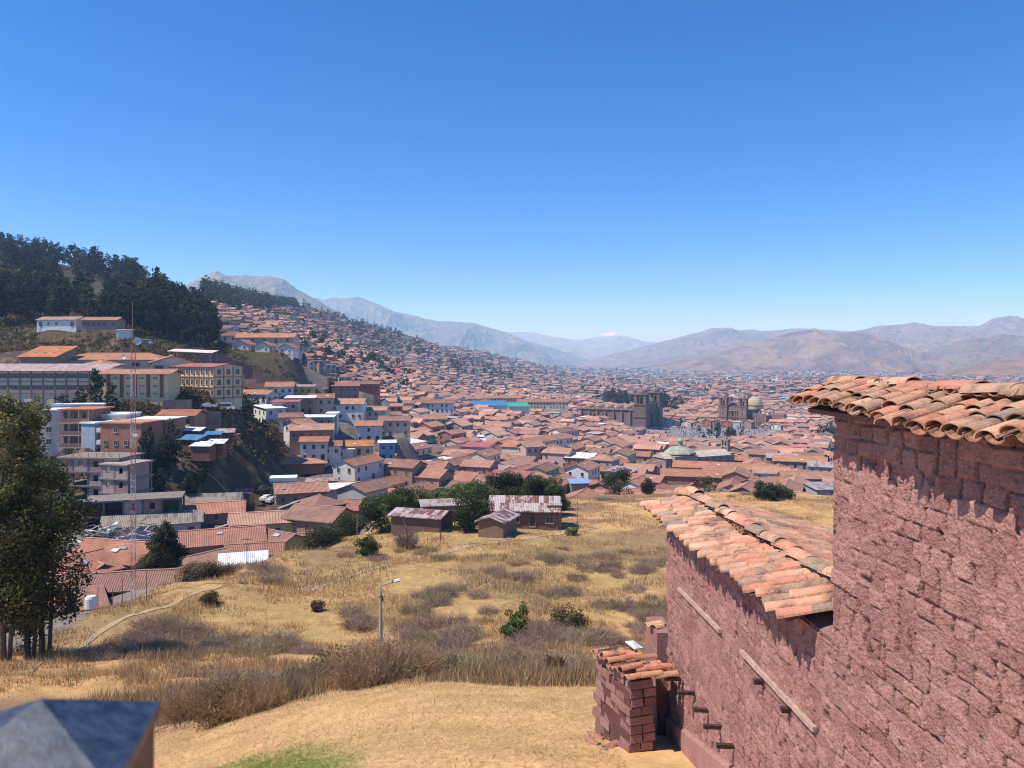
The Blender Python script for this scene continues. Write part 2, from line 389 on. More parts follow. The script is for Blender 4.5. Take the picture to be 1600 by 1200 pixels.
def build_ground():
    us = np.concatenate([np.linspace(-1.6, -.72, 30)[:-1], np.linspace(-.72, .72, 420), np.linspace(.72, 1.6, 30)[1:]])
    Ys = np.concatenate([np.linspace(-6, 9, 20)[:-1], np.geomspace(9, 30, 130)[:-1], np.geomspace(30, 230, 330)[:-1], np.geomspace(230, 28000, 380)])
    U, YY = np.meshgrid(us, Ys)
    X = U*np.maximum(YY, 9+0*YY)
    Z = ground(X, YY)
    nu, ny = len(us), len(Ys)
    i = np.arange(ny-1)[:, None]*nu+np.arange(nu-1)[None]
    Fq = np.stack([i, i+1, i+nu+1, i+nu], -1).reshape(-1, 4)
    x, y = X.ravel(), YY.ravel(); px = 800+F*x/np.maximum(y, 5)
    n1 = fbm(x*.08, y*.08, 4, 21)[:, None]; n2 = fbm(x*.5, y*.5, 4, 22)[:, None]; n3 = fbm(x*.02, y*.02, 4, 23)[:, None]
    gold = np.array([.48, .29, .13]); green = np.array([.3, .22, .09]); brown = np.array([.2, .125, .085])
    soil = np.array([.15, .105, .075]); town = np.array([.2, .165, .14]); far = np.array([.2, .14, .11])
    sm = lambda v, a, b: np.clip((v-a)/(b-a), 0, 1)
    md = gold*(.75+.5*n2)
    md = md*(1-sm(n1, .46, .58)*.75)+brown*sm(n1, .46, .58)*.75
    md = md*(1-sm(n3, .55, .7)*.55)+green*sm(n3, .55, .7)*.55
    nearm = np.array([.55, .34, .16])*(.8+.4*n2)
    gp = (sm(-((px-350)/220)**2-((y-10.6)/3.6)**2+1+(n2[:, 0]-.5)*1.2, 0, .7))[:, None]
    nearm = nearm*(1-.85*gp)+np.array([.17, .21, .055])*.85*gp
    w = sm(y, 24, 20)[:, None]; md = md*(1-w)+nearm*w
    hill = soil*(.3+.5*n1)+np.array([.2, .13, .06])*sm(n2, .58, .72)*.5
    tw = town*(.7+.6*n2)
    fr = far*(.6+.8*n3)
    ish = (sm(px, 520, 430)*sm(y, 150, 175)*sm(y, 700, 500))[:, None]
    C = tw*(1-ish)+hill*ish
    wf = sm(y, 700, 1500)[:, None]; C = C*(1-wf)+fr*wf
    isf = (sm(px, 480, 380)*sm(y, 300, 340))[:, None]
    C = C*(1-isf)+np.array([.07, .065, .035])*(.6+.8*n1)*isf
    m = (is_meadow(x, y))[:, None]
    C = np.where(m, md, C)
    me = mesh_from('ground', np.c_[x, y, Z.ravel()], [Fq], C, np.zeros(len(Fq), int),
                   [attr_mat('ground_mat', .9, .75, 1.25, 1.0, 14, .05, 0, world=True)], True, True)
    tag(link('ground', me), kind='structure')
build_ground()
# ------------------------------------------------------------------ mountains
def mountain(name, Y0, sky, depth, base_py, col, col2, seed, rough=.35, snow=None, nx=520, ny=130, dark=None, terr=False):
    """sky: (px, py) points of the crest; the flank comes down towards the valley over `depth` metres"""
    p0, p1 = sky[0][0], sky[-1][0]
    pxs = np.linspace(p0, p1, nx); crest = np.interp(pxs, [s[0] for s in sky], [s[1] for s in sky])
    crest_z = -(crest-HZ)/F*Y0; base_z = -(base_py-HZ)/F*(Y0-depth)-Y0*.012
    ts = np.concatenate([np.linspace(-.35, 0, 14)[:-1], np.linspace(0, 1, ny)**.9])
    PX, T = np.meshgrid(pxs, ts); CZ = np.tile(crest_z, (len(ts), 1))
    Yc = Y0-T*depth
    X = (PX-800)/F*(Y0-np.clip(T, 0, 1)*depth*.0)
    X = X*(1-.35*np.clip(T, 0, 1)*depth/Y0)
    hgt = np.maximum(CZ-base_z, 0)
    prof = np.where(T > 0, (1-np.clip(T, 0, 1))**1.25, 1-(-T)*1.6)
    k = 1/(Y0*.045)
    wx = X*k+fbm(X*k*.6, Yc*k*.6, 3, seed+40)*1.6
    rd = ridged(wx, Yc*k*.45, 7, seed)-.62
    fine = (ridged(X*k*5, Yc*k*4, 5, seed+3)-.6)
    amp = np.where(T > 0, np.clip(T*5, 0, 1)*np.clip((1-T)*2.2, 0, 1)*.9+.03, .1)
    Z = base_z+hgt*prof+hgt*rough*amp*rd*1.6+hgt*rough*.16*fine*(amp+.12)
    if terr:
        st = hgt.max()/26+1e-6
        Z = Z*.35+.65*(np.floor(Z/st)*st+st*np.clip((Z/st-np.floor(Z/st))*3-2, 0, 1))
    nu = len(pxs); i = np.arange(len(ts)-1)[:, None]*nu+np.arange(nu-1)[None]
    Fq = np.stack([i, i+nu, i+nu+1, i+1], -1).reshape(-1, 4)
    n = fbm(X*k*1.5, Yc*k*1.5, 5, seed+9).ravel()[:, None]; n2 = fbm(X*k*9, Yc*k*9, 4, seed+11).ravel()[:, None]
    C = np.array(col)*(1-np.clip((n-.42)*6, 0, 1))+np.array(col2)*np.clip((n-.42)*6, 0, 1)
    C = C*(.7+.6*n2)*.72
    if dark is not None:
        f = np.clip((n2-.52)*9, 0, 1)*np.clip((.62-n)*8, 0, 1); C = C*(1-f)+np.array(dark)*f
    if snow:
        zz = (Z+0*X).ravel()[:, None]; f = np.clip((zz+(n2-.5)*snow*.5-(-(snow_py(snow)-HZ)/F*Y0))/(Y0*.002), 0, 1)*.8*(np.abs(PX.ravel()[:, None]-958) < 40)
        C = C*(1-f)+np.array([.85, .87, .9])*f
    me = mesh_from(name, np.c_[X.ravel(), Yc.ravel(), Z.ravel()], [Fq], C, np.zeros(len(Fq), int), [MTM], True, True)
    return tag(link(name, me), kind='structure')
def snow_py(s): return 527.5
MTM = attr_mat('mountain_mat', .004, .75, 1.25, 1.0, .03, 0, 0, world=True)
mountain('mountain', 5600, [(250,470),(300,440),(322,430),(340,423),(350,429),(366,433),(382,428),(400,431),(420,433),(445,438),(462,450),(480,461),(500,471),(525,486),(550,500),(590,520),(640,545),(700,560)], 2300, 560,
         (.34,.27,.17), (.26,.23,.15), 31, .3, dark=(.1,.12,.08))
mountain('mountain', 10500, [(430,480),(480,466),(505,468),(520,464),(540,466),(558,464),(572,468),(590,476),(615,486),(640,491),(680,500),(700,502),(740,506),(780,516),(830,535),(870,546),(910,560),(960,570)], 4500, 575,
         (.3,.25,.17), (.2,.2,.14), 47, .4, dark=(.08,.11,.08))
mountain('mountain', 19000, [(680,512),(740,514),(790,519),(835,520),(870,527),(905,531),(930,527),(945,521),(958,519),(972,523),(990,528),(1010,534),(1040,536),(1090,545),(1140,556)], 7000, 572,
         (.3,.27,.2), (.22,.22,.17), 53, .35, snow=400)
mountain('mountain', 9800, [(860,572),(900,566),(930,561),(960,552),(985,547),(1010,540),(1040,532),(1065,527),(1090,519),(1110,514),(1125,512),(1150,515),(1175,513),(1200,518),(1230,515),(1260,514),(1300,516),(1330,517),(1400,519),(1500,522)], 4200, 574,
         (.33,.24,.17), (.24,.2,.14), 61, .45, dark=(.1,.1,.08))
mountain('mountain', 8300, [(1180,532),(1240,527),(1290,522),(1330,517),(1352,514),(1375,507),(1400,506),(1425,505),(1450,507),(1470,510),(1500,511),(1520,509),(1540,506),(1550,499),(1566,494),(1580,495),(1600,496),(1650,492),(1750,500),(1900,510)], 3600, 574,
         (.36,.24,.17), (.27,.2,.15), 71, .45, dark=(.09,.1,.075))
mountain('mountain', 6300, [(1000,574),(1050,566),(1090,556),(1120,550),(1150,541),(1180,533),(1210,527),(1235,519),(1262,515),(1280,518),(1300,524),(1318,520),(1333,516),(1352,522),(1385,532),(1410,541),(1440,552),(1475,566),(1510,578)], 2300, 580,
         (.27,.15,.1), (.34,.22,.13), 83, .4, dark=(.1,.09,.07))
mountain('mountain', 5400, [(1400,575),(1430,560),(1460,545),(1490,535),(1530,527),(1570,523),(1610,526),(1680,530),(1800,540)], 1900, 582,
         (.3,.19,.14), (.24,.18,.12), 97, .45, dark=(.08,.09,.06))
mountain('terraced_hill', 3300, [(1470,588),(1500,580),(1520,572),(1550,564),(1580,561),(1620,560),(1700,556),(1850,560)], 900, 590,
         (.36,.2,.13), (.26,.18,.1), 101, .2, terr=True)

# ------------------------------------------------------------------ haze, sky, sun, camera
def haze():
    m = bpy.data.materials.new('haze_volume'); m.use_nodes = True; nt = m.node_tree; nt.nodes.clear()
    out = nt.nodes.new('ShaderNodeOutputMaterial'); sc = nt.nodes.new('ShaderNodeVolumeScatter')
    sc.inputs['Color'].default_value = (.46, .68, 1.0, 1)
    sc.inputs['Density'].default_value = 1.12e-4; sc.inputs['Anisotropy'].default_value = .1
    em = nt.nodes.new('ShaderNodeEmission'); em.inputs['Color'].default_value = (.3, .55, 1, 1); em.inputs['Strength'].default_value = 3.2e-5   # added glow, stands in for light scattered more than once
    ad = nt.nodes.new('ShaderNodeAddShader'); nt.links.new(sc.outputs[0], ad.inputs[0]); nt.links.new(em.outputs[0], ad.inputs[1])
    nt.links.new(ad.outputs[0], out.inputs['Volume'])
    b = MB(); b.box((0, 17000, -50), (60000, 42000, 1500))
    o = b.build('haze', [m]); tag(o, kind='structure')
haze()
EL, AZ = math.radians(57), math.radians(15)   # sun from the left, a little behind the camera
S = Vector((-math.cos(EL)*math.cos(AZ), -math.cos(EL)*math.sin(AZ), math.sin(EL)))
w = bpy.data.worlds.new('World'); scene.world = w; w.use_nodes = True
nt = w.node_tree; bg = nt.nodes['Background']; sk = nt.nodes.new('ShaderNodeTexSky'); sk.sky_type = 'NISHITA'
sk.sun_disc = False; sk.sun_elevation = EL; sk.sun_rotation = math.atan2(S.x, S.y)
sk.altitude = 3400; sk.air_density = 1.0; sk.dust_density = .7; sk.ozone_density = 3.0
hs = nt.nodes.new('ShaderNodeHueSaturation'); hs.inputs['Saturation'].default_value = 1.38; hs.inputs['Value'].default_value = 1.5
nt.links.new(sk.outputs[0], hs.inputs['Color']); tn = nt.nodes.new('ShaderNodeVectorMath'); tn.operation = 'MULTIPLY'; tn.inputs[1].default_value = (.93, .93, 1.12)
nt.links.new(hs.outputs[0], tn.inputs[0]); nt.links.new(tn.outputs[0], bg.inputs[0]); bg.inputs[1].default_value = .12
l = bpy.data.lights.new('sun', 'SUN'); l.energy = 6.0; l.angle = math.radians(.53); l.color = (1, .94, .85)
lo = bpy.data.objects.new('sun', l); COL.objects.link(lo); lo.rotation_euler = S.to_track_quat('Z', 'Y').to_euler()
cam = bpy.data.cameras.new('camera'); co = bpy.data.objects.new('camera', cam); COL.objects.link(co)
co.rotation_euler = (PI/2, 0, 0); cam.sensor_width = 36; cam.lens = 27; cam.shift_y = -40/1600
cam.clip_start = .05; cam.clip_end = 80000
cam.dof.use_dof = True; cam.dof.focus_distance = 25; cam.dof.aperture_fstop = 7
scene.camera = co
scene.view_settings.view_transform = 'Standard'; scene.view_settings.look = 'None'
scene.view_settings.exposure = 0
scene.cycles.use_denoising = True; scene.cycles.filter_width = 1.05
scene.cycles.max_bounces = 5; scene.cycles.diffuse_bounces = 1; scene.cycles.volume_bounces = 0
scene.cycles.transparent_max_bounces = 8
# ------------------------------------------------------------------ foreground: adobe building, tiles, stub wall, post
DV = -.055      # plan direction of the near walls: (DV, 1)
NV = np.array([-1, DV, 0])/math.hypot(1, DV)     # outward normal of the walls
def wall_pt(a, Y): return a+DV*Y, Y

def adobe_mat(name, c1=(.305, .147, .126), c2=(.37, .2, .173)):
    m, nt, b, out = newmat(name)
    co = N(nt, 'ShaderNodeTexCoord').outputs['Object']
    a = N(nt, 'ShaderNodeAttribute'); a.attribute_name = 'Col'
    n1 = noise_node(nt, co, 2.2, 5, .7); n2 = noise_node(nt, co, 45, 4, .7); n3 = noise_node(nt, co, 14, 3, .6)
    c = mixc(nt, mrange(nt, n1.outputs[0], .35, .65, 0, 1), c1, c2)
    c = mulcol(nt, c, mrange(nt, n2.outputs[0], .3, .7, .7, 1.3))
    v = N(nt, 'ShaderNodeTexVoronoi'); v.inputs['Scale'].default_value = 26; nt.links.new(co, v.inputs['Vector'])
    v2 = N(nt, 'ShaderNodeTexVoronoi'); v2.inputs['Scale'].default_value = 9; nt.links.new(co, v2.inputs['Vector'])
    sp = math_n(nt, 'MULTIPLY', mrange(nt, v.outputs['Distance'], .1, .2, 1, 0), mrange(nt, n3.outputs[0], .56, .62, 0, 1))
    c = mixc(nt, math_n(nt, 'MULTIPLY', sp, .75), c, (.55, .42, .36))
    sp2 = math_n(nt, 'MULTIPLY', mrange(nt, v2.outputs['Distance'], .12, .17, 1, 0), mrange(nt, n3.outputs[0], .6, .64, 0, 1))
    c = mixc(nt, math_n(nt, 'MULTIPLY', sp2, .7), c, (.5, .3, .2))
    cm = N(nt, 'ShaderNodeVectorMath', operation='MULTIPLY'); nt.links.new(c, cm.inputs[0]); nt.links.new(a.outputs['Color'], cm.inputs[1])
    nt.links.new(cm.outputs[0], b.inputs['Base Color']); b.inputs['Roughness'].default_value = 1; b.inputs['Specular IOR Level'].default_value = .05
    v3 = N(nt, 'ShaderNodeTexVoronoi'); v3.inputs['Scale'].default_value = 55; nt.links.new(co, v3.inputs['Vector'])
    h = math_n(nt, 'ADD', n2.outputs[0], math_n(nt, 'MULTIPLY', v3.outputs['Distance'], -.8))
    h = math_n(nt, 'ADD', h, math_n(nt, 'MULTIPLY', sp, .5))
    bump(nt, b, h, .009)
    return m
M['adobe'] = adobe_mat('adobe')
M['plaster'] = adobe_mat('mud_plaster', (.34, .155, .125), (.4, .2, .165))

def adobe_wall(name, a, Ya, Yb, zt, zb, parent, step=.014, seed=1, depth=.035, batter=0.0, smooth_below=None, org=(0, 0, 0)):
    """sheet of adobe bricks between Ya (near) and Yb (far), displaced outwards along the normal"""
    L = math.hypot(DV, 1)*(Yb-Ya); nu = int(L/step); nv = int((zt-zb)/step)
    s = np.linspace(0, L, nu); t = np.linspace(zb, zt, nv); Sg, T = np.meshgrid(s, t)
    course = .122
    tw = T+ (fbm(Sg*.5, T*.0+seed, 3, seed)-.5)*.12+(fbm(Sg*3, T*2, 2, seed+2)-.5)*.03
    row = np.floor(tw/course); fv = tw/course-row
    bl = .2; off = _h(row.astype(int), row.astype(int)*0+seed, 3)*bl
    sw = Sg+(fbm(Sg*2, T*7, 2, seed+5)-.5)*.06
    cu = np.floor((sw+off)/bl); fu = (sw+off)/bl-cu
    hb = _h(cu.astype(int), row.astype(int), seed+7)
    wv = .6+.8*fbm(Sg*1.3, T*4, 2, seed+30)
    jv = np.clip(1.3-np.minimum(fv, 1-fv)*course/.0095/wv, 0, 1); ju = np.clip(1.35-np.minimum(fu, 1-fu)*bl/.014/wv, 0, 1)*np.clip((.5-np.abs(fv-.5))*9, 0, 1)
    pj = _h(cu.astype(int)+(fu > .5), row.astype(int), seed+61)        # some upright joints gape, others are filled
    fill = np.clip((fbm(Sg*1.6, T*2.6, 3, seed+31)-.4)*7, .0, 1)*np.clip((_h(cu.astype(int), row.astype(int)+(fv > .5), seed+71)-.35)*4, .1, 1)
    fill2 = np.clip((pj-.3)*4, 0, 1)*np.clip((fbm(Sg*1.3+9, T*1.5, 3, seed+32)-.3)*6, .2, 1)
    d = (hb-.5)*.017+(fu-.5)*(pj-.5)*.014-depth*np.maximum(jv*.5*fill, ju*2.3*fill2)
    d = d+(fbm(Sg*4, T*4, 3, seed+8)-.5)*.02+(fbm(Sg*19, T*19, 3, seed+18)-.5)*.009+(fbm(Sg*38, T*38, 2, seed+12)-.5)*.013
    hole = np.clip((vnoise(Sg*13, T*9, seed+20)-.84)*12, 0, 1)*np.clip((vnoise(Sg*3, T*3, seed+21)-.3)*3, 0, 1); d = d-hole*.045
    lump = np.clip((vnoise(Sg*27, T*27, seed+22)-.86)*12, 0, 1); d = d+lump*.012
    if smooth_below is not None:
        k = np.clip((smooth_below(Sg)-T)/.03, 0, 1); d = d*(1-k)+k*(.05+(fbm(Sg*4, T*4, 3, seed+14)-.5)*.012)
    else: k = 0*d
    d = d+batter*(zt-T)
    X0, Y0 = wall_pt(a, Ya); ux, uy = DV/math.hypot(DV, 1), 1/math.hypot(DV, 1)
    X = X0+ux*Sg+NV[0]*d; Y = Y0+uy*Sg+NV[1]*d
    V = np.c_[X.ravel(), Y.ravel(), T.ravel()]-np.array(org)
    i = np.arange(nv-1)[:, None]*nu+np.arange(nu-1)[None]
    Fq = np.stack([i, i+nu, i+nu+1, i+1], -1).reshape(-1, 4)
    c = (.85+.3*hb)*(1-np.maximum(.3*jv*fill, .55*ju*fill2))*(1-.35*hole)  # upright joints darkened in the colour, standing in for shade inside the clefts
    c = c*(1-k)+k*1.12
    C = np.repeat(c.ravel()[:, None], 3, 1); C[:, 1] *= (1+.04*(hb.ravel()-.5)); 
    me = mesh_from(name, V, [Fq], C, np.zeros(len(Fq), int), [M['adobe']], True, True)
    return link(name, me, parent)

def tile_mat():
    m, nt, b, out = newmat('barrel_tile')
    co = N(nt, 'ShaderNodeTexCoord').outputs['Object']
    a = N(nt, 'ShaderNodeAttribute'); a.attribute_name = 'Col'
    n1 = noise_node(nt, co, 7, 5, .75); n2 = noise_node(nt, co, 60, 4, .7); n3 = noise_node(nt, co, 3.2, 4, .7); n4 = noise_node(nt, co, 18, 4, .7)
    c = mulcol(nt, a.outputs['Color'], mrange(nt, n1.outputs[0], .3, .7, .8, 1.2))
    c = mixc(nt, mrange(nt, math_n(nt, 'ADD', n3.outputs[0], math_n(nt, 'MULTIPLY', n4.outputs[0], .35)), .68, .86, 0, .8), c, (.09, .07, .055))
    c = mixc(nt, mrange(nt, n4.outputs[0], .58, .74, 0, .6), c, (.62, .42, .3))
    c = mulcol(nt, c, mrange(nt, n2.outputs[0], .3, .7, .85, 1.15))
    nt.links.new(c, b.inputs['Base Color']); b.inputs['Roughness'].default_value = .92; b.inputs['Specular IOR Level'].default_value = .12
    bump(nt, b, math_n(nt, 'ADD', n2.outputs[0], math_n(nt, 'MULTIPLY', n4.outputs[0], 2.)), .006)
    return m
M['tile'] = tile_mat()
TC = [(.55, .29, .18), (.58, .31, .19), (.53, .23, .15), (.6, .35, .23), (.5, .27, .17), (.56, .32, .2), (.55, .25, .15), (.45, .27, .18), (.58, .33, .21)]
def tile_col(r=rng):
    q = r.random()
    c = np.array(TC[r.integers(len(TC))])
    if q < .05: c = np.array([.33, .23, .17])
    return c*r.uniform(.85, 1.12)
def add_tile(mb, p, d, up, L, r0, r1, conv=True, th=.009, col=None, nseg=9, arc=PI, roll=0):
    """one half-round tile: from p along d, with the crown towards up (conv) or away from it (pan)"""
    p = np.array(p, float); d = np.array(d, float)/np.linalg.norm(d)
    up = np.array(up, float); up = up-d*np.dot(up, d); up /= np.linalg.norm(up); sd = np.cross(d, up)
    cr, sr = math.cos(roll), math.sin(roll); up, sd = up*cr+sd*sr, sd*cr-up*sr
    sg = 1 if conv else -1
    V = []
    for k, (t, r) in enumerate(((0, r0), (.5, (r0+r1)/2), (1, r1))):
        for rr in (r, r-th):
            for j in range(nseg):
                a = (PI-arc)/2+arc*j/(nseg-1)
                V.append(p+d*L*t+sd*rr*math.cos(a)+up*sg*rr*math.sin(a)*.74)
    n = nseg; Fs = []
    for k in range(2):
        o = k*2*n; q = (k+1)*2*n
        for j in range(n-1):
            Fs.append((o+j, o+j+1, q+j+1, q+j)); Fs.append((o+n+j+1, o+n+j, q+n+j, q+n+j+1))
        Fs.append((o, q, q+n, o+n)); Fs.append((o+n-1, o+2*n-1, q+2*n-1, q+n-1))
    for j in range(n-1): Fs.append((j+1, j, n+j, n+j+1)); o = 4*n; Fs.append((o+j, o+j+1, o+n+j+1, o+n+j))
    mb.add(V, np.array(Fs), tile_col() if col is None else col)

def tiled_slope(mb, E0, E1, R0, R1, pitch, nrow, r=.085, tl=.42, seed=3, over=.0, jit=1.0, pans=True):
    """slope between an eave line E0-E1 and a ridge line R0-R1, laid with pans and covers"""
    E0, E1, R0, R1 = [np.array(q, float) for q in (E0, E1, R0, R1)]
    Le = np.linalg.norm(E1-E0); n = int(round(Le/pitch))
    rr = np.random.default_rng(seed)
    sag = lambda s: .03*math.sin(s*5+seed)+.02*math.sin(s*11)
    for i in range(n+1):
        s = i/n; e = E0+(E1-E0)*s; q = R0+(R1-R0)*s; d = (q-e); Ls = np.linalg.norm(d); d /= Ls
        nrm = np.cross(E1-E0, d); nrm /= np.linalg.norm(nrm); nrm = nrm if nrm[2] > 0 else -nrm
        e = e+np.array([0, 0, sag(s)]); along = (E1-E0)/Le
        for kind in ((0, 1) if pans else (1,)):
            if kind == 0 and i == n: continue
            for k in range(nrow):
                ex = Ls/nrow
                o = e+d*(k*ex+rr.uniform(-.02, .02)*jit-(over if k == 0 else 0)*rr.uniform(.3, 1))
                o = o+along*(rr.uniform(-.014, .014)*jit+(pitch/2 if kind == 0 else 0))
                dd = d+along*rr.uniform(-.05, .05)*jit
                if kind == 1: # cover: higher at the lower edge, so that it overlaps the one below
                    o = o+nrm*(.052+rr.uniform(-.008, .012)*jit)
                    add_tile(mb, o, dd-nrm*.045, nrm, ex+.09, r*rr.uniform(.95, 1.08), r*.84, True, roll=rr.uniform(-.1, .1)*jit, nseg=9, col=tile_col(rr))
                else:
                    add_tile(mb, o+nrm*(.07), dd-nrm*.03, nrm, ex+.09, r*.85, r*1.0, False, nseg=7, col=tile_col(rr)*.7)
def ridge_tiles(mb, R0, R1, tl=.4, r=.1, seed=5, up=(0, 0, 1), lift=.05):
    R0, R1 = np.array(R0, float), np.array(R1, float); d = R1-R0; L = np.linalg.norm(d); d /= L
    n = int(L/(tl*.82)); rr = np.random.default_rng(seed)
    for k in range(n):
        o = R0+d*L*k/n+np.array([0, 0, lift+rr.uniform(-.012, .012)])+np.cross(d, (0, 0, 1))*rr.uniform(-.02, .02)
        add_tile(mb, o, d+np.array([rr.uniform(-.04, .04), 0, rr.uniform(-.02, .04)+.035]), up, L/n*1.22, r*rr.uniform(.95, 1.08), r*.85, True, nseg=9, col=tile_col(rr)*1.03)

# --- the near, taller adobe building (right edge)
rb = thing('adobe_building', 'tall dusty red adobe wall filling the right edge under a cap of barrel tiles', 'building', (3., 5.2, -5.6))
org = np.array([3., 5.2, -5.6])
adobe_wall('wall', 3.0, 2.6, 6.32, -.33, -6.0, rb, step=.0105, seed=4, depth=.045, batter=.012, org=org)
b = MB()     # body behind the displaced sheet
x0, _ = wall_pt(3.0, 0)
for (ya, yb) in ((2.6, 6.24),):
    xa, xb = wall_pt(3.05, ya)[0]-org[0], wall_pt(3.05, yb)[0]-org[0]
    V = [(xa, ya-org[1], -.4), (xb, yb-org[1], -.4), (xb+.5, yb-org[1], -.4), (xa+.5, ya-org[1], -.4)]
    V = V+[(v[0], v[1], 5.12) for v in V]
    b.add(V, np.array([(0, 1, 2, 3), (7, 6, 5, 4), (0, 4, 5, 1), (1, 5, 6, 2), (2, 6, 7, 3), (3, 7, 4, 0)]), (1, 1, 1))
b.build('wall_core', [M['adobe']], rb)
mb = MB()
def pl(a, Y, z): return np.array([a+DV*Y, Y, z])-org
tiled_slope(mb, pl(2.74, 6.44, -.425), pl(2.74, 2.4, -.43), pl(3.24, 6.76, -.285), pl(3.24, 2.5, -.285), .165, 3, r=.068, seed=8, over=.05, jit=1.5)
tiled_slope(mb, pl(3.95, 6.9, -.5), pl(3.95, 2.4, -.5), pl(3.26, 6.78, -.285), pl(3.26, 2.5, -.285), .165, 3, r=.068, seed=18, jit=1.2)
mb.build('roof', [M['tile']], rb, smooth=False)
mb = MB(); ridge_tiles(mb, pl(3.25, 6.8, -.27), pl(3.25, 2.4, -.26), tl=.44, r=.085)
mb.build('ridge_cap', [M['tile']], rb)
mb = MB()   # cane and mud bed under the tiles
for a0, z0, a1, z1, Yf in ((2.82, -.415, 3.24, -.29, 6.4), (3.24, -.29, 3.9, -.49, 6.7)):
    V = [pl(a0, Yf, z0), pl(a0, 2.4, z0), pl(a1, 2.4, z1), pl(a1, Yf, z1)]; V += [v-np.array([0, 0, .035]) for v in V]
    mb.add(V, np.array([(0, 1, 2, 3), (7, 6, 5, 4), (0, 4, 5, 1), (1, 5, 6, 2), (2, 6, 7, 3), (3, 7, 4, 0)]), (.6, .6, .6))
mb.build('roof_bed', [M['adobe']], rb)

# --- the lower adobe building
hb_ = thing('adobe_house', 'lower red adobe house with sagging barrel tile roof and pale timber strips', 'house', (2.9, 9.5, -5.8))
org = np.array([2.9, 9.5, -5.8])
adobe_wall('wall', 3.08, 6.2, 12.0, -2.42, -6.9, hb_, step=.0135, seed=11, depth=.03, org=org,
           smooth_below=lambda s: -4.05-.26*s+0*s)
b = MB()
xa, xb = wall_pt(3.13, 6.2)[0]-org[0], wall_pt(3.13, 11.95)[0]-org[0]
V = [(xa, 6.2-org[1], -1.2), (xb, 11.95-org[1], -1.2), (xb+2.6, 11.95-org[1], -1.2), (xa+2.6, 6.2-org[1], -1.2)]
V = V+[(V[0][0], V[0][1], 3.34), (V[1][0], V[1][1], 3.34), (V[2][0], V[2][1], 3.0), (V[3][0], V[3][1], 3.0)]
b.add(V, np.array([(0, 1, 2, 3), (7, 6, 5, 4), (0, 4, 5, 1), (1, 5, 6, 2), (2, 6, 7, 3), (3, 7, 4, 0)]), (1, 1, 1))
b.build('wall_core', [M['adobe']], hb_)
mb = MB()
tiled_slope(mb, pl(2.83, 12.36, -2.4), pl(2.83, 6.95, -2.39), pl(3.41, 11.9, -2.19), pl(3.41, 6.7, -2.17), .19, 3, r=.077, seed=28, over=.04, jit=1.5)
tiled_slope(mb, pl(5.85, 12.1, -2.82), pl(5.85, 6.3, -2.86), pl(3.43, 11.95, -2.18), pl(3.43, 6.5, -2.18), .19, 8, r=.077, seed=38, jit=1.2)
mb.build('roof', [M['tile']], hb_)
mb = MB(); ridge_tiles(mb, pl(3.42, 11.95, -2.12), pl(3.42, 6.6, -2.1), tl=.45, r=.1, seed=9)
add_tile(mb, pl(3.3, 12.05, -2.1), (.4, -1, .05), (0, 0, 1), .42, .12, .1, True)
mb.build('ridge_cap', [M['tile']], hb_)
mb = MB()
for a0, z0, a1, z1, Yf in ((2.9, -2.37, 3.41, -2.19, 12.0), (3.41, -2.19, 5.8, -2.83, 12.0)):
    V = [pl(a0, Yf, z0), pl(a0, 7.02 if a0 < 3 else 6.4, z0), pl(a1, 7.02 if a0 < 3 else 6.4, z1), pl(a1, Yf, z1)]; V += [v-np.array([0, 0, .04]) for v in V]
    mb.add(V, np.array([(0, 1, 2, 3), (7, 6, 5, 4), (0, 4, 5, 1), (1, 5, 6, 2), (2, 6, 7, 3), (3, 7, 4, 0)]), (.6, .6, .6))
mb.build('roof_bed', [M['adobe']], hb_)
mb = MB(); pr = [(3.1, -2.75), (3.1, -2.4), (3.41, -2.245), (4.3, -2.5), (4.3, -3.3)]
V = [pl(a0, 6.3, z0) for a0, z0 in pr]+[pl(a0, 11.9, z0) for a0, z0 in pr]
mb.add(V, [(4, 3, 2, 1, 0), (5, 6, 7, 8, 9)]+[(i, (i+1) % 5, 5+(i+1) % 5, 5+i) for i in range(5)], (.8, .8, .8)); mb.build('gable_infill', [M['adobe']], hb_)
M['palewood'] = flat_mat('pale_timber', (.46, .3, .24), .9, nz=14, lo=.7, hi=1.2)
M['peg'] = flat_mat('dark_timber', (.07, .035, .03), .9, nz=14, lo=.6, hi=1.3)
def wall_at(px, a): return a/((px-800)/F-DV)
for (xa, ya, xb, yb) in ((1058, 920, 1122, 986), (1155, 1018, 1269, 1140)):
    mb = MB(); A = wall_at(xa, 3.03); B = wall_at(xb, 3.03); n = 8
    for k in range(n):
        t0, t1 = k/n, (k+1)/n
        Y0, Y1 = A+(B-A)*t0, A+(B-A)*t1
        z0 = ZP(ya, A)+(ZP(yb, B)-ZP(ya, A))*t0; z1 = ZP(ya, A)+(ZP(yb, B)-ZP(ya, A))*t1
        j = .004*math.sin(k*2.3)
        mb.bar(pl(3.055, Y0, z0+j), pl(3.055, Y1, z1+.004*math.sin((k+1)*2.3)), .045, .045)
    mb.build('timber_strip', [M['palewood']], hb_)
for (px, py, w, ln) in ((1046, 1038, 0.1, .1), (1060, 1061, .13, .2), (1081, 1083, .1, .2), (1103, 1110, .08, .16), (1122, 1136, .1, .18), (1142, 1166, .11, .17), (1188, 1066, .06, .07), (1230, 1110, .06, .06)):
    Y = wall_at(px, 3.05); z = ZP(py, Y); mb = MB()
    mb.bar(pl(3.1, Y, z), pl(3.05-ln, Y, z+.01), .055, .045, (.5, .5, .5))
    mb.build('timber_peg', [M['peg']], hb_)
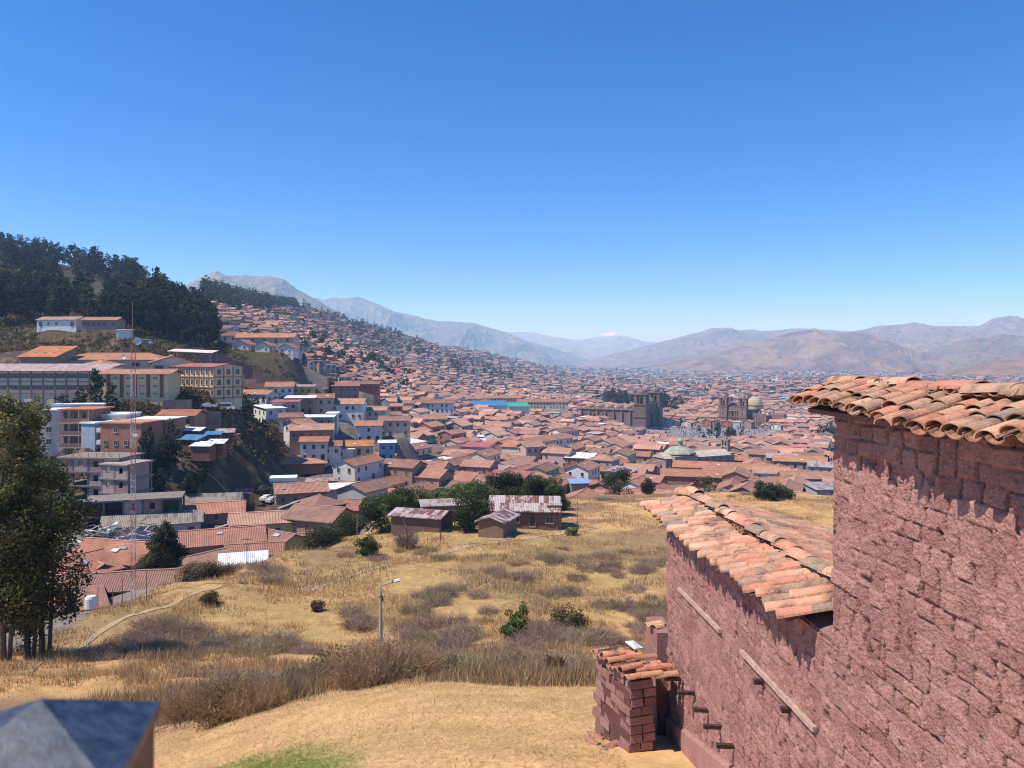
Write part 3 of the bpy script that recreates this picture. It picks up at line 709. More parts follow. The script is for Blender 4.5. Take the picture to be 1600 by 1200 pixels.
# low buttress at the far corner with one broken tile
mb = MB()
for k in range(9):
    mb.box(pl(3.06-.01*(k % 2), 12.35, -4.42-.29*k)+np.array([0, 0, 0]), (.28, .75, .285), (1, 1, 1), rz=math.atan(-DV))
mb.build('buttress', [M['adobe']], hb_)
mb = MB(); add_tile(mb, pl(2.82, 12.3, -4.3), (1, .1, .15), (0, 0, 1), .3, .09, .08, True)
add_tile(mb, pl(2.9, 12.15, -4.27), (.8, .5, -.1), (0, 0, 1), .2, .08, .07, True); mb.build('broken_tile', [M['tile']], hb_)

# --- stub wall with its own tile cap in front of the house corner
sb = thing('garden_wall', 'crumbling adobe stub wall with loose red tile cap beside the house corner', 'wall', (1.75, 11.3, -5.7))
org = np.array([1.75, 11.3, -5.7])
dv = np.array([-.34, 1, 0]); dv /= np.linalg.norm(dv); pv = np.array([dv[1], -dv[0], 0])
mb = MB(); base = np.array([1.86, 11.0, 0])
rr = np.random.default_rng(77)
for c in range(11):
    z = -5.95+.128*c; s = -.02; k = 0
    while s < 1.0:
        ln = rr.uniform(.26, .38) if k else (.34 if c % 2 else .2)
        for side, wd in ((-.09, .2), (.11, .2)):
            if c < 10 or rr.random() < .8:
                q = base+dv*(s+ln/2)+pv*(side+rr.uniform(-.028, .028)); q[2] = z
                mb.box(q-org, (wd-.012, ln-.018, .112), np.array([1, 1, 1])*rr.uniform(.75, 1.1), rz=math.atan2(-dv[0], dv[1])+rr.uniform(-.07, .07), taper=rr.uniform(.86, .98))
        s += ln; k += 1
q = base+dv*.5; q[2] = -5.35; mb.box(q-org, (.36, .95, 1.15), (.45, .4, .4), rz=math.atan2(-dv[0], dv[1]))
mb.build('masonry', [M['adobe']], sb)
mb = MB()
for i in range(8):
    for k in range(3):
        e = base+dv*(-.06+i*.15)+pv*(-.3+k*.23); e[2] = -4.52+.05*math.sin(i*1.7)-.02*k+rr.uniform(-.015, .02)
        if i > 4 and k == 2: continue
        add_tile(mb, e-org, pv*1+dv*rr.uniform(-.12, .12)+np.array([0, 0, .02+rr.uniform(-.04, .04)]), (0, 0, 1), .36, .072, .062, True, col=tile_col(rr)*np.array([1.0, .85, .82]))
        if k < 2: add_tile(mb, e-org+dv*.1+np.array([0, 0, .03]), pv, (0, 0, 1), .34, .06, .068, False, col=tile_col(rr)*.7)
mb.build('tile_cap', [M['tile']], sb)
mb = MB()
for i in range(3):
    q = base+dv*.75+pv*(.22+.05*i); q[2] = -4.40; mb.bar(q-org-dv*.16, q-org+dv*.16, .045, .012)
mb.build('tin_scrap', [M['tinwhite']], sb)
for i in range(5):
    q = np.array([1.22+rr.uniform(-.12, .2), 11.5+rr.uniform(-.5, .6), 0]); q[2] = gz(q[0], q[1])-.02
    mb = MB(); add_tile(mb, (0, 0, 0), (rr.uniform(-1, 1), rr.uniform(-1, 1), rr.uniform(-.05, .2)), (0, 0, 1), .26, .07, .06, True, col=(.36, .17, .12))
    tag(mb.build('fallen_tile', [M['tile']], None, tuple(q)), 'broken roof tile lying in the grass left of the adobe stub wall', 'tile', 'fallen tiles beside the stub wall')

M['lichen'] = foliage_mat('dry_weeds', .7, 1.3)
# --- black metal post cap, very close to the lens
pm, nt, b, out = newmat('painted_steel')
co_ = N(nt, 'ShaderNodeTexCoord').outputs['Object']; n1 = noise_node(nt, co_, 60, 5, .7); n2 = noise_node(nt, co_, 9, 3)
nt.links.new(mixc(nt, mrange(nt, n1.outputs[0], .4, .75, .1, .7), (.01, .014, .03), (.12, .15, .2)), b.inputs['Base Color'])
nt.links.new(mrange(nt, n2.outputs[0], .3, .7, .28, .5), b.inputs['Roughness']); b.inputs['Specular IOR Level'].default_value = .35
bump(nt, b, n1.outputs[0], .0006)
pt = thing('metal_post', 'dark blue-black steel post with pyramid cap close to the lens', 'post', (-.43, .7, -.9))
phi = math.radians(57); r = .118; z0 = -.31+.9; h = .047
A = np.array([math.cos(phi), math.sin(phi)])*r; B = np.array([math.sin(phi), -math.cos(phi)])*r
c4 = [A, B, -A, -B]
V = [(0, 0, z0)]+[(c[0], c[1], z0-h) for c in c4]+[(c[0], c[1], z0-h-.012) for c in c4]
m2 = MB(); m2.add(V, [(0, 2, 1), (0, 3, 2), (0, 4, 3), (0, 1, 4), (1, 2, 6, 5), (2, 3, 7, 6), (3, 4, 8, 7), (4, 1, 5, 8), (5, 6, 7, 8)])
m2.build('cap', [pm], pt)
V = [(c[0]*.94, c[1]*.94, z0-h-.014) for c in c4]+[(c[0]*.94, c[1]*.94, -.35) for c in c4]
m2 = MB(); m2.add(V, [(0, 1, 5, 4), (1, 2, 6, 5), (2, 3, 7, 6), (3, 0, 4, 7), (3, 2, 1, 0)]); 
M['rustpost'] = flat_mat('rust_brown_steel', (.16, .09, .055), .6, .2, .4, nz=20, lo=.6, hi=1.3)
m2.build('shaft', [M['rustpost']], pt)
# ------------------------------------------------------------------ houses
RC = [(.47, .245, .175), (.43, .22, .16), (.5, .28, .2), (.4, .2, .15), (.46, .25, .18), (.53, .31, .23), (.36, .21, .165), (.5, .24, .165), (.33, .19, .15)]
WC = {'white': (.74, .72, .68), 'cream': (.66, .56, .4), 'yellow': (.62, .46, .2), 'adobe': (.38, .25, .18), 'grey': (.42, .4, .38), 'blue': (.2, .34, .55), 'pink': (.6, .42, .38), 'brick': (.4, .17, .11)}
WCN = list(WC)
RN = {}   # roof colour names
HOUSES = []   # (root, info) for labels
FOOT = []     # occupied ground: (x, y, half L, half W, ang)
_winmesh = {}
def win_mesh(w, h, kind='window'):
    k = (round(w, 2), round(h, 2), kind)
    if k not in _winmesh:
        b = MB()
        b.box((0, -.02, 0), (w, .06, h), (1, 1, 1), mi=1)
        f = .09; c = (.5, .36, .24) if kind == 'window' else (.3, .18, .1)
        for sx in (-1, 1): b.box((sx*(w/2+f/2), -.04, 0), (f, .12, h+2*f), c)
        b.box((0, -.04, h/2+f/2), (w, .12, f), c); b.box((0, -.06, -h/2-f/2), (w+.2, .18, f), (.6, .56, .5))
        if kind == 'window': b.box((0, -.05, 0), (.05, .05, h), c)
        me = mesh_from(kind, np.concatenate(b.V), b.Fc, np.concatenate(b.C), np.concatenate(b.Mi), [M['plain'], M['window']])
        _winmesh[k] = me
    return _winmesh[k]
def add_win(parent, x, y, z, rz, w=.9, h=1.3, kind='window'):
    return link(kind, win_mesh(w, h, kind), parent, (x, y, z), rz)

PADH = {'long three-storey cream school block with pinkish metal roof': 10.4, 'yellow dormitory with five brown vertical window strips': 6.9, 'cream arcaded school annex with red and white roof': 9.6,
 'cream school wing with gable end and awning at its right': 6, 'broad orange-roofed school wing above the yellow dormitory': 6, 'hipped orange school pavilion next to the pinkish metal roof': 4,
 'long white facade with tall windows in the centre of the town': 6, 'salmon': 4}
PADLOG = []; PADLOG2 = []
def padlog(x, y, zt, hh):
    if y > 160: PADLOG2.append((round(float(x), 1), round(float(y), 1), round(float(zt-hh-gz(x, y)), 1)))
    if y > 160: PADLOG.append((round(float(x), 1), round(float(y), 1), round(float(zt-hh-_ground_raw(np.array([x]), np.array([y]))[0]), 1)))
def occupied(x, y, r):
    for (fx, fy, hl, hw, a) in FOOT:
        dx, dy = x-fx, y-fy
        if dx*dx+dy*dy > (hl+hw+r)**2: continue
        ca, sa = math.cos(-a), math.sin(-a); lx, ly = dx*ca-dy*sa, dx*sa+dy*ca
        if abs(lx) < hl+r and abs(ly) < hw+r: return True
    return False

def roof_mb(L, W, ze, tan, ov, kind, col, seed, seg=None, th=.16, sag=.12):
    b = MB(); w = W/2+ov; l = L/2+ov; rr = np.random.default_rng(seed)
    zr = ze+W/2*tan; zo = ze-ov*tan
    n = max(3, int(L/2.2)) if seg is None else seg
    if kind == 'gable':
        xs = np.linspace(-l, l, n+1); sg = (fbm(xs*.3+seed, xs*0+seed, 3, seed % 97)-.5)*2*sag
        for sy in (-1, 1):
            rows = []
            for t in (0, .5, 1):
                y = sy*w*(1-t); z = zo+(zr-zo)*t
                rows.append(np.c_[xs, np.full(n+1, y), z+sg*(.4+.6*t)-(.05*sag/.12 if t == .5 else 0)])
            top = np.concatenate(rows)+np.array([0, 0, th]); bot = np.concatenate([rows[0], rows[1], rows[2]])
            m = n+1; Fs = []
            for k in range(2):
                for i in range(n):
                    q = (k*m+i, k*m+i+1, (k+1)*m+i+1, (k+1)*m+i)
                    Fs.append(q if sy < 0 else q[::-1])
                    q = tuple(3*m+v for v in q); Fs.append(q[::-1] if sy < 0 else q)
            for i in range(n): Fs.append((i, i+1, 3*m+i+1, 3*m+i))
            for k in range(2):
                for e in (0, n): Fs.append((k*m+e, (k+1)*m+e, 3*m+(k+1)*m+e, 3*m+k*m+e))
            b.add(np.concatenate([top, bot]), np.array(Fs), np.array(col)*(1 if sy < 0 else .96))
        ridge = np.c_[xs, xs*0, zr+sg+th+.02]
    elif kind == 'hip':
        k = min(w, l*.95)
        V = [(-l, -w, zo), (l, -w, zo), (l, w, zo), (-l, w, zo), (-l, -w, zo+th), (l, -w, zo+th), (l, w, zo+th), (-l, w, zo+th), (-l+k, 0, zr+th), (l-k, 0, zr+th)]
        b.add(V, [(0, 1, 5, 4), (1, 2, 6, 5), (2, 3, 7, 6), (3, 0, 4, 7), (4, 5, 9, 8), (5, 6, 9), (6, 7, 8, 9), (7, 4, 8), (3, 2, 1, 0)], col)
        ridge = np.array([(-l+k, 0, zr+th+.02), (l-k, 0, zr+th+.02)])
    else:   # shed: one plane, high at the back
        zb = ze+W*tan
        V = [(-l, -w, zo), (l, -w, zo), (l, w, zb+ov*tan), (-l, w, zb+ov*tan)]; V += [(v[0], v[1], v[2]+.1) for v in V]
        b.add(V, np.array([(3, 2, 1, 0), (4, 5, 6, 7), (0, 1, 5, 4), (1, 2, 6, 5), (2, 3, 7, 6), (3, 0, 4, 7)]), col); ridge = None
    return b, ridge

def house(px, Y, L, W, ang, h=None, eave=None, kind='gable', rc=None, wc='white', roofmat='roof', tan=.42, ov=.55, floors=None, wins=True,
          label=None, cat='house', name='tiled_house', group=None, xy=None, ww=.9, wh=1.3, base=None, area=None, ends=True, cap=True, wallmat='wall', seed=None, winden=3.0, reg=True):
    """gabled/hipped building; px, Y give where its middle stands, ang (degrees) the ridge direction, eave the photo row of the front eave"""
    x, y = xy if xy else XY(px, Y)
    a = math.radians(ang); ca, sa = math.cos(a), math.sin(a)
    cx = [x+sx*L/2*ca-sy*W/2*sa for sx in (-1, 1) for sy in (-1, 1)]; cy = [y+sx*L/2*sa+sy*W/2*ca for sx in (-1, 1) for sy in (-1, 1)]
    g = ground(np.array(cx), np.array(cy), True); g0 = float(g.min())-.4 if base is None else base
    if eave is not None: zt = ZP(eave, y-W/2*abs(ca)-L/2*abs(sa)*.3)
    else: zt = gz(x, y)+(h or 3.)
    if eave is not None: padlog(x, y, zt, PADH.get(label, 2.9*(floors or 1)+.3))
    if zt < g0+1.5: zt = g0+1.5+(h or 2)
    ze = zt-g0
    seed = seed or int(abs(x*31+y*17)) % 9973
    rr = random.Random(seed)
    rc_ = np.array(rc if rc is not None else rr.choice(RC))*rr.uniform(.9, 1.08)*np.array([1.0, .95, .91])
    wcol = np.array(WC[wc] if isinstance(wc, str) else wc)*rr.uniform(.88, 1.04)
    root = thing(name, label or 'x', cat, (x, y, g0), a, group)
    tn = tan
    b = MB(); hl, hw = L/2, W/2
    V = [(-hl, -hw, 0), (hl, -hw, 0), (hl, hw, 0), (-hl, hw, 0)]
    if kind == 'gable':
        V += [(-hl, -hw, ze), (hl, -hw, ze), (hl, hw, ze), (-hl, hw, ze), (-hl, 0, ze+hw*tn+.02), (hl, 0, ze+hw*tn+.02)]
        b.add(V, [(0, 1, 5, 4), (2, 3, 7, 6), (1, 2, 6, 9, 5), (3, 0, 4, 8, 7)], wcol)
    elif kind == 'hip':
        V += [(-hl, -hw, ze), (hl, -hw, ze), (hl, hw, ze), (-hl, hw, ze)]
        b.add(V, [(0, 1, 5, 4), (2, 3, 7, 6), (1, 2, 6, 5), (3, 0, 4, 7)], wcol)
    else:
        zb = ze+W*tn
        V += [(-hl, -hw, ze+.03), (hl, -hw, ze+.03), (hl, hw, zb+.03), (-hl, hw, zb+.03)]
        b.add(V, [(0, 1, 5, 4), (2, 3, 7, 6), (1, 2, 6, 5), (3, 0, 4, 7)], wcol)
    b.build('wall', [M[wallmat]], root)
    sg = .1 if roofmat == 'roof' and Y < 500 else .02
    rb_, ridge = roof_mb(L, W, ze, tn, ov, kind, rc_ if roofmat == 'roof' else (1, 1, 1), seed, sag=sg)
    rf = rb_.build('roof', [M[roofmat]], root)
    if ridge is not None and cap and roofmat == 'roof' and Y < 330:
        b = MB(); b.tube(ridge, .13, 5, rc_*1.18); b.build('ridge_cap', [M['plain']], rf)
    if wins:
        nf = floors or max(1, int((zt-gz(x, y))/2.7)); fh = min(3.1, (zt-gz(x, y))/nf)
        n = max(1, int(L/winden))
        for f in range(nf):
            z = ze-fh*(f+.52)
            if z < .6: continue
            for i in range(n):
                if rr.random() < .12: continue
                door = (f == nf-1 and rr.random() < .3 and z > 1)
                if door: add_win(root, -hl+L*(i+.5)/n, -hw-.01, z-.25, 0, 1.0, 1.9, 'door')
                else: add_win(root, -hl+L*(i+.5)/n, -hw-.01, z, 0, ww, wh)
            if ends and abs(ang) > 8:
                sx = -1 if ang > 0 else 1
                m = max(1, int(W/3.4))
                for i in range(m):
                    if rr.random() < .25: continue
                    add_win(root, sx*(hl+.01), -hw+W*(i+.5)/m, z, PI/2 if sx > 0 else -PI/2, ww, wh)
    if roofmat == 'roof' and kind == 'gable' and Y < 600 and rr.random() < .35:
        for _k in range(rr.choice((1, 1, 2))):
            yy = -hw*rr.uniform(.25, .75); b = MB(); c = rr.choice(((.55, .54, .52), (.42, .43, .45), (.3, .28, .26)))
            b.box((0, 0, 0), (rr.uniform(.7, 1.4), rr.uniform(.5, .9), .12), c); q_ = b.build('skylight', [M['plain']], rf, (rr.uniform(-hl*.8, hl*.8), yy, ze+(hw+yy)*tn+.24)); q_.rotation_euler = (math.atan(tn), 0, 0)
    if reg: FOOT.append((x, y, hl, hw, a))
    if cat == 'house' or area: HOUSES.append((root, dict(x=x, y=y, z=zt, L=L, W=W, h=ze, wc=wc if isinstance(wc, str) else 'wall', rc=rc_, kind=kind, auto=label is None)))
    return root

# ---- school compound on the left
o = house(55, 221, 43, 9, 1, eave=579, kind='shed', roofmat='tinpink', wc='cream', tan=.18, wins=False, label='long three-storey cream school block with pinkish metal roof', cat='school', name='school_building', ov=1.0)
zt = ZP(579, 216)-o.location.z
for f in range(3):
    for i in range(13):
        x = -19.5+i*3.25
        if f < 2: add_win(o, x, -4.52, zt-1.5-f*3.3, 0, 2.7, 1.25)
        elif i > 5 and i % 2: add_win(o, x, -4.52, zt-1.6-f*3.3, 0, 1.4, 1.6, 'door')
b = MB()
for i in range(14): b.box((-21.1+i*3.25, -4.6, zt-5.2), (.3, .3, 10.3), (.33, .16, .12))
for f in range(3): b.box((0, -4.62, zt-3.05-3.3*f), (43, .25, .25), (.36, .18, .13))
b.build('pilaster_grid', [M['plain']], o)
o = house(75, 244, 12.5, 9, -8, eave=557, kind='shed', rc=(.58, .23, .1), wc='adobe', tan=.35, wins=False, label='small orange-roofed hall with six skylights behind the long school block', cat='school', name='school_hall')
b = MB(); zt = ZP(557, 240)-o.location.z
for i in range(3):
    for j in range(2):
        b = MB(); b.box((-3.5+i*3.2, -1.2+j*2.4, zt+(3.3+j*2.4)*.35+.2), (.9, .5, .12), (.8, .8, .78)); b.build('skylight', [M['plain']], o)
house(185, 252, 34, 13, 2, eave=562, rc=(.55, .27, .17), wc='cream', tan=.3, label='broad orange-roofed school wing above the yellow dormitory', cat='school', name='school_building', kind='hip', ww=2.2, wh=1.2, winden=5)
house(160, 236, 9, 8, 80, eave=570, rc=(.56, .26, .16), wc='cream', tan=.35, label='hipped orange school pavilion next to the pinkish metal roof', cat='school', name='school_pavilion', kind='hip', wins=False)
house(268, 243, 14, 12, -62, eave=566, rc=(.55, .27, .18), wc='cream', tan=.34, label='cream school wing with gable end and awning at its right', cat='school', name='school_building', ww=2.4, wh=1.3, floors=1)
o = house(222, 212, 17.5, 8, 2, eave=583.5, rc=(.55, .3, .22), wc=(.68, .56, .33), tan=.22, wins=False, label='yellow dormitory with five brown vertical window strips', cat='school', name='school_dormitory', ov=1.1)
zt = ZP(583.5, 208)-o.location.z
b = MB()
for i in range(5): b.box((-7.2+i*3.55, -4.05, zt-3.3), (.95, .22, 6.4), (.26, .12, .07))
b.build('window_strip', [M['plain']], o)
for i in range(4):
    for f in range(3):
        for s in (-.3, .3): add_win(o, -5.4+i*3.55+s, -4.02, zt-1.3-f*2.1, 0, .35, .4)
o = house(322, 232, 24, 9, -38, eave=573, kind='gable', rc=(.6, .2, .18), wc=(.7, .6, .4), tan=.18, wins=False, label='cream arcaded school annex with red and white roof', cat='school', name='school_annex', roofmat='tinred')
zt = ZP(573, 224)-o.location.z; b = MB()
for f in range(3):
    for i in range(9): add_win(o, -10.7+i*2.7, -4.52, zt-1.5-f*3, 0, 1, 1.5 if f else 1.2)
    for i in range(3): add_win(o, 12.02, -3+i*3, zt-1.5-f*3, PI/2, 1, 1.5)
    b.box((0, -4.6, zt-3.0-3*f), (24.2, .3, .3), (.4, .2, .12)); b.box((12.1, 0, zt-3.0-3*f), (.3, 9.3, .3), (.4, .2, .12))
for i in range(10): b.box((-12+i*2.66, -4.6, zt-4.8), (.25, .3, 9.5), (.45, .25, .15))
for i in range(4): b.box((12.1, -4.5+i*3, zt-4.8), (.3, .25, 9.5), (.45, .25, .15))
b.build('trim', [M['plain']], o)
# small awning of pale sheet
b = MB(); b.add([(-7, -3, 0), (7, -3, -.6), (7, 3, .2), (-7, 3, .8), (-7, -3, .1), (7, -3, -.5), (7, 3, .3), (-7, 3, .9)], np.array([(3, 2, 1, 0), (4, 5, 6, 7), (0, 1, 5, 4), (1, 2, 6, 5), (2, 3, 7, 6), (3, 0, 4, 7)]), (.85, .6, .5))
for sx in (-6.5, 6.5):
    for sy in (-2.5, 2.5): b.bar((sx, sy, 0), (sx, sy, -7.5), .15, col=(.3, .3, .3))
tag(b.build('awning', [M['plain']], None, P(302, 549, 245)), 'pale pink sheet awning on posts right of the orange school roofs', 'awning')

# ---- brick houses below the school
def flat_house(px, Y, L, W, ang, top, wc, label, nfl, wallmat='wall', ww=1.0, wh=1.2, parapet=True, roofc=(.7, .69, .67), slab=.3, ov=.3, wins=True, name='flat_roofed_house', cat='house', n=None, roofpart='roof'):
    x, y = XY(px, Y); a = math.radians(ang); zt = ZP(top, y-W/2)
    padlog(x, y, zt, 2.9*nfl+.3)
    g0 = min(gz(x+sx*L/2, y+sy*W/2) for sx in (-1, 1) for sy in (-1, 1))-.5
    ze = max(zt-g0, 3)
    root = thing(name, label, cat, (x, y, g0), a)
    b = MB(); c = np.array(WC[wc] if isinstance(wc, str) else wc)
    b.box((0, 0, ze/2), (L, W, ze), c)
    b.build('wall', [M[wallmat]], root)
    b = MB(); b.box((0, 0, ze+slab/2), (L+2*ov, W+2*ov, slab), roofc); b.build(roofpart, [M['concrete'] if roofc[0] < .7 else M['plain']], root)
    n = n or max(1, int(L/2.6)); rr = random.Random(int(px*7))
    if wins:
        for f in range(nfl):
            z = ze-1.5-f*min(2.9, (ze-.5)/nfl)
            if z < .7: break
            for i in range(n):
                if rr.random() < .15: continue
                add_win(root, -L/2+L*(i+.5)/n, -W/2-.01, z, 0, ww, wh)
            if abs(ang) > 8:
                sx = -1 if ang > 0 else 1
                for i in range(max(1, int(W/3))): add_win(root, sx*(L/2+.01), -W/2+W*(i+.5)/max(1, int(W/3)), z, PI/2 if sx > 0 else -PI/2, ww, wh)
    FOOT.append((x, y, L/2, W/2, a))
    HOUSES.append((root, dict(x=x, y=y, z=zt, L=L, W=W, h=ze, wc='x', rc=roofc, kind='flat', auto=False)))
    return root, ze
r_, ze = flat_house(100, 186, 7.4, 8, 10, 642, (.62, .5, .46), 'pale pink four-storey house with white roof slab left of the brick balcony house', 3)
b = MB()
for i in range(7): b.box((-3.5+i*1.15, -3.9, ze+.8), (.08, .08, 1), (.7, .7, .7))
b.box((0, -3.9, ze+1.3), (7.2, .1, .1), (.75, .75, .75)); b.build('railing', [M['plain']], r_)
r_, ze = flat_house(136, 186, 6.8, 9, 2, 641, (.3, .15, .11), 'brown brick house with three open balconies under an orange awning roof', 3, wallmat='brick', roofc=(.55, .2, .1), wins=False, ov=.7)
b = MB()
for f in range(3):
    b.box((0, -5.2, ze-2.9*(f+1)), (6.8, 1.6, .3), (.5, .42, .36)); b.box((0, -5.95, ze-2.9*(f+1)+.6), (6.8, .1, .9), (.33, .16, .12))
    for i in range(4): b.box((-3.3+i*2.2, -5.9, ze-2.9*f-1.4), (.22, .22, 2.7), (.4, .25, .2))
b.build('balcony', [M['plain']], r_)
for f in range(3):
    for i in range(3): add_win(r_, -2.2+2.2*i, -4.52, ze-1.4-2.9*f, 0, 1.6, 1.9)
flat_house(128, 196, 12, 5, 6, 633, 'white', 'white rooftop room with bright slab set back above the balcony house', 1, name='rooftop_room', cat='room')
flat_house(163, 183, 4.2, 9, -20, 662, (.33, .37, .42), 'narrow blue-grey rendered wall house between brick houses', 1, wins=False)
flat_house(184, 190, 7.5, 8, 2, 649, (.66, .58, .53), 'white-roofed upper room with two wide dark windows', 1, ww=1.3, wh=.9, name='rooftop_room', cat='room')
r_, ze = flat_house(207, 181, 10, 9, -6, 662, (.4, .17, .11), 'raw brick house with orange parapet beside the lattice mast', 3, wallmat='brick', roofc=(.5, .25, .15), n=4, ww=.8, wh=1)
b = MB()
for f in range(3): b.box((-5.6, -3, ze-2.8*f-1.6), (1.2, 2.4, 1), (.75, .72, .7))
b.build('balcony', [M['plain']], r_)
flat_house(243, 190, 10.5, 9, -6, 656, (.42, .18, .12), 'brick house with broad white sheet roof left of the tarp sheds', 2, wallmat='brick', n=4, ww=1.5, wh=.7, ov=.5, slab=.2)
house(284, 201, 10, 6, -5, eave=649, rc=(.48, .2, .13), wc='adobe', tan=.35, wallmat='brick', label='brick house under a terracotta roof at the end of the hillside row')
for i, (px, py, Y, L, W, m) in enumerate([(300, 684, 186, 5, 3.4, 'blue'), (318, 694, 182, 4.6, 3, 'tinwhite'), (302, 670, 194, 4.4, 2.6, 'tinwhite'), (338, 690, 186, 4, 3, 'tinwhite'), (334, 676, 193, 3.4, 2.4, 'blue'), (286, 664, 198, 3.6, 2.6, 'tinpink'), (352, 673, 200, 4, 3, 'tinpink')]):
    nm = ['blue sheet-roofed shack, leftmost of the hillside shacks', 'white sheet-roofed shack lowest in the shack cluster', 'small pale-roofed shack in the middle of the shack cluster', 'white sheet-roofed shack at the right end of the cluster', 'little blue-roofed shack behind the white one', 'pinkish shack roof beside the brick house', 'pinkish shack roof topmost right of the cluster'][i]
    house(px, Y, L, W, -12+i*5, eave=py+3, kind='shed', roofmat=m, wc=(.2, .11, .08), tan=.2, wins=False, label=nm, name='shack', ov=.4, base=ZP(py+3, Y)-3.4)

# ---- unfinished concrete building
def frame_block(px, Y, L, W, ang, top, nfl, label, fh=3.0, infill=.6, bays=None, seedk=1, col=(.22, .18, .155), posts=False):
    x, y = XY(px, Y); a = math.radians(ang); zt = ZP(top, y-W/2)
    padlog(x, y, zt, fh*nfl)
    g0 = min(gz(x+sx*L/2, y+sy*W/2) for sx in (-1, 1) for sy in (-1, 1))-.5
    root = thing('unfinished_building', label, 'building', (x, y, g0), a); ze = zt-g0
    n = bays or int(L/3.4); rr = random.Random(seedk)
    slab = MB(); colm = MB(); inf = MB(); dark = MB()
    for f in range(nfl+1):
        z = ze-f*fh
        if z < 0: break
        slab.box((0, 0, z), (L+.6, W+.6, .32), np.array(col)*(1.15 if f == 0 else .9))
        if f < nfl:
            for i in range(n+1):
                for yy in (-W/2+.2, W/2-.2): colm.box((-L/2+L*i/n, yy, z-fh/2), (.35, .35, fh-.33), np.array(col)*.85)
            for i in range(n):
                u = rr.random()
                if u < infill:
                    c = np.array([.34, .21, .17]) if rr.random() < .6 else np.array([.4, .32, .28])
                    x0 = -L/2+L*(i+.5)/n; w = L/n-.37
                    inf.box((x0-w*.33, -W/2+.2, z-fh/2), (w*.34, .2, fh-.34), c); inf.box((x0+w*.33, -W/2+.2, z-fh/2), (w*.34, .2, fh-.34), c)
                    inf.box((x0, -W/2+.2, z-fh+.65), (w*.32, .2, .95), c); inf.box((x0, -W/2+.2, z-.4), (w*.32, .2, .45), c)
            for yy in (-W/2, W/2):
                pass
            sx = 1 if ang <= 0 else -1
            inf.box((sx*(L/2-.1), 0, z-fh/2), (.2, W*.8, fh-.34), (.4, .3, .26)); inf.box((0, W/2-.5, z-fh/2), (L-.5, .2, fh-.34), (.2, .16, .14))
    slab.build('floor_slab', [M['concrete']], root); colm.build('columns', [M['concrete']], root); inf.build('brick_infill', [M['brick']], root)
    if posts:
        b = MB()
        for i in range(n*2+1): b.bar((-L/2+L*i/(2*n), -W/2+.3, ze+.15), (-L/2+L*i/(2*n)+.03, -W/2+.3, ze+1.1), .07, col=(.25, .16, .12))
        for i in (1, 3): b.bar((-L/2+L*i/n-1, -W/2+1, ze+.1), (-L/2+L*i/n, -W/2+1, ze+2), .12, col=(.4, .33, .25)); b.bar((-L/2+L*i/n+1, -W/2+1, ze+.1), (-L/2+L*i/n, -W/2+1, ze+2), .12, col=(.4, .33, .25))
        b.build('rebar', [M['plain']], root)
    FOOT.append((x, y, L/2, W/2, a)); return root
frame_block(158, 168, 14, 9, -6, 716, 4, 'unfinished concrete and brick building with bare roof slab and dark openings', posts=True, seedk=3, infill=.7)
frame_block(198, 163, 6.6, 7, -16, 726, 3, 'pinkish corner block of the unfinished building with white parapet', seedk=5, infill=1, bays=2, col=(.32, .26, .23))
frame_block(212, 152, 17, 7, 18, 782, 2, 'low open concrete frame with two slabs below the unfinished building', seedk=8, infill=.2, col=(.2, .17, .15))
# collapsed grey roof left of the mast
rt = thing('ruined_building', 'collapsed grey building with broken roof beams behind the tall tree', 'building', (P(172, 850, 128)[0], 128, gz(P(172, 850, 128)[0], 128)))
b = MB(); rr = random.Random(5)
for i in range(13):
    b.box((-7+i*1.15, -4, 1.6), (.5, .3, 3.2), (.34, .31, .29))
b.box((0, -4, 3.3), (15, .4, .4), (.4, .37, .35)); b.box((0, 0, 1), (14.5, 7.5, 2), (.14, .12, .11)); b.box((0, -4, .9), (15, .5, 1.8), (.3, .27, .25)); b.build('wall', [M['concrete']], rt)
b = MB()
for i in range(70):
    x, y = rr.uniform(-7, 7), rr.uniform(-4, 5); a = rr.choice((.2, 1.3, 1.6, -.3)) + rr.uniform(-.2, .2); l_ = rr.uniform(1.5, 4.5); z = 3.2+rr.uniform(0, 2.2)
    b.bar((x, y, z), (x+l_*math.cos(a), y+l_*math.sin(a), z+rr.uniform(-1.2, 1)), rr.choice((.12, .18, .5)), .1, rr.choice(((.62, .6, .58), (.3, .27, .25), (.2, .16, .14), (.5, .46, .44))))
b.build('broken_beams', [M['plain']], rt); FOOT.append((rt.location.x, 128, 8, 6, 0))

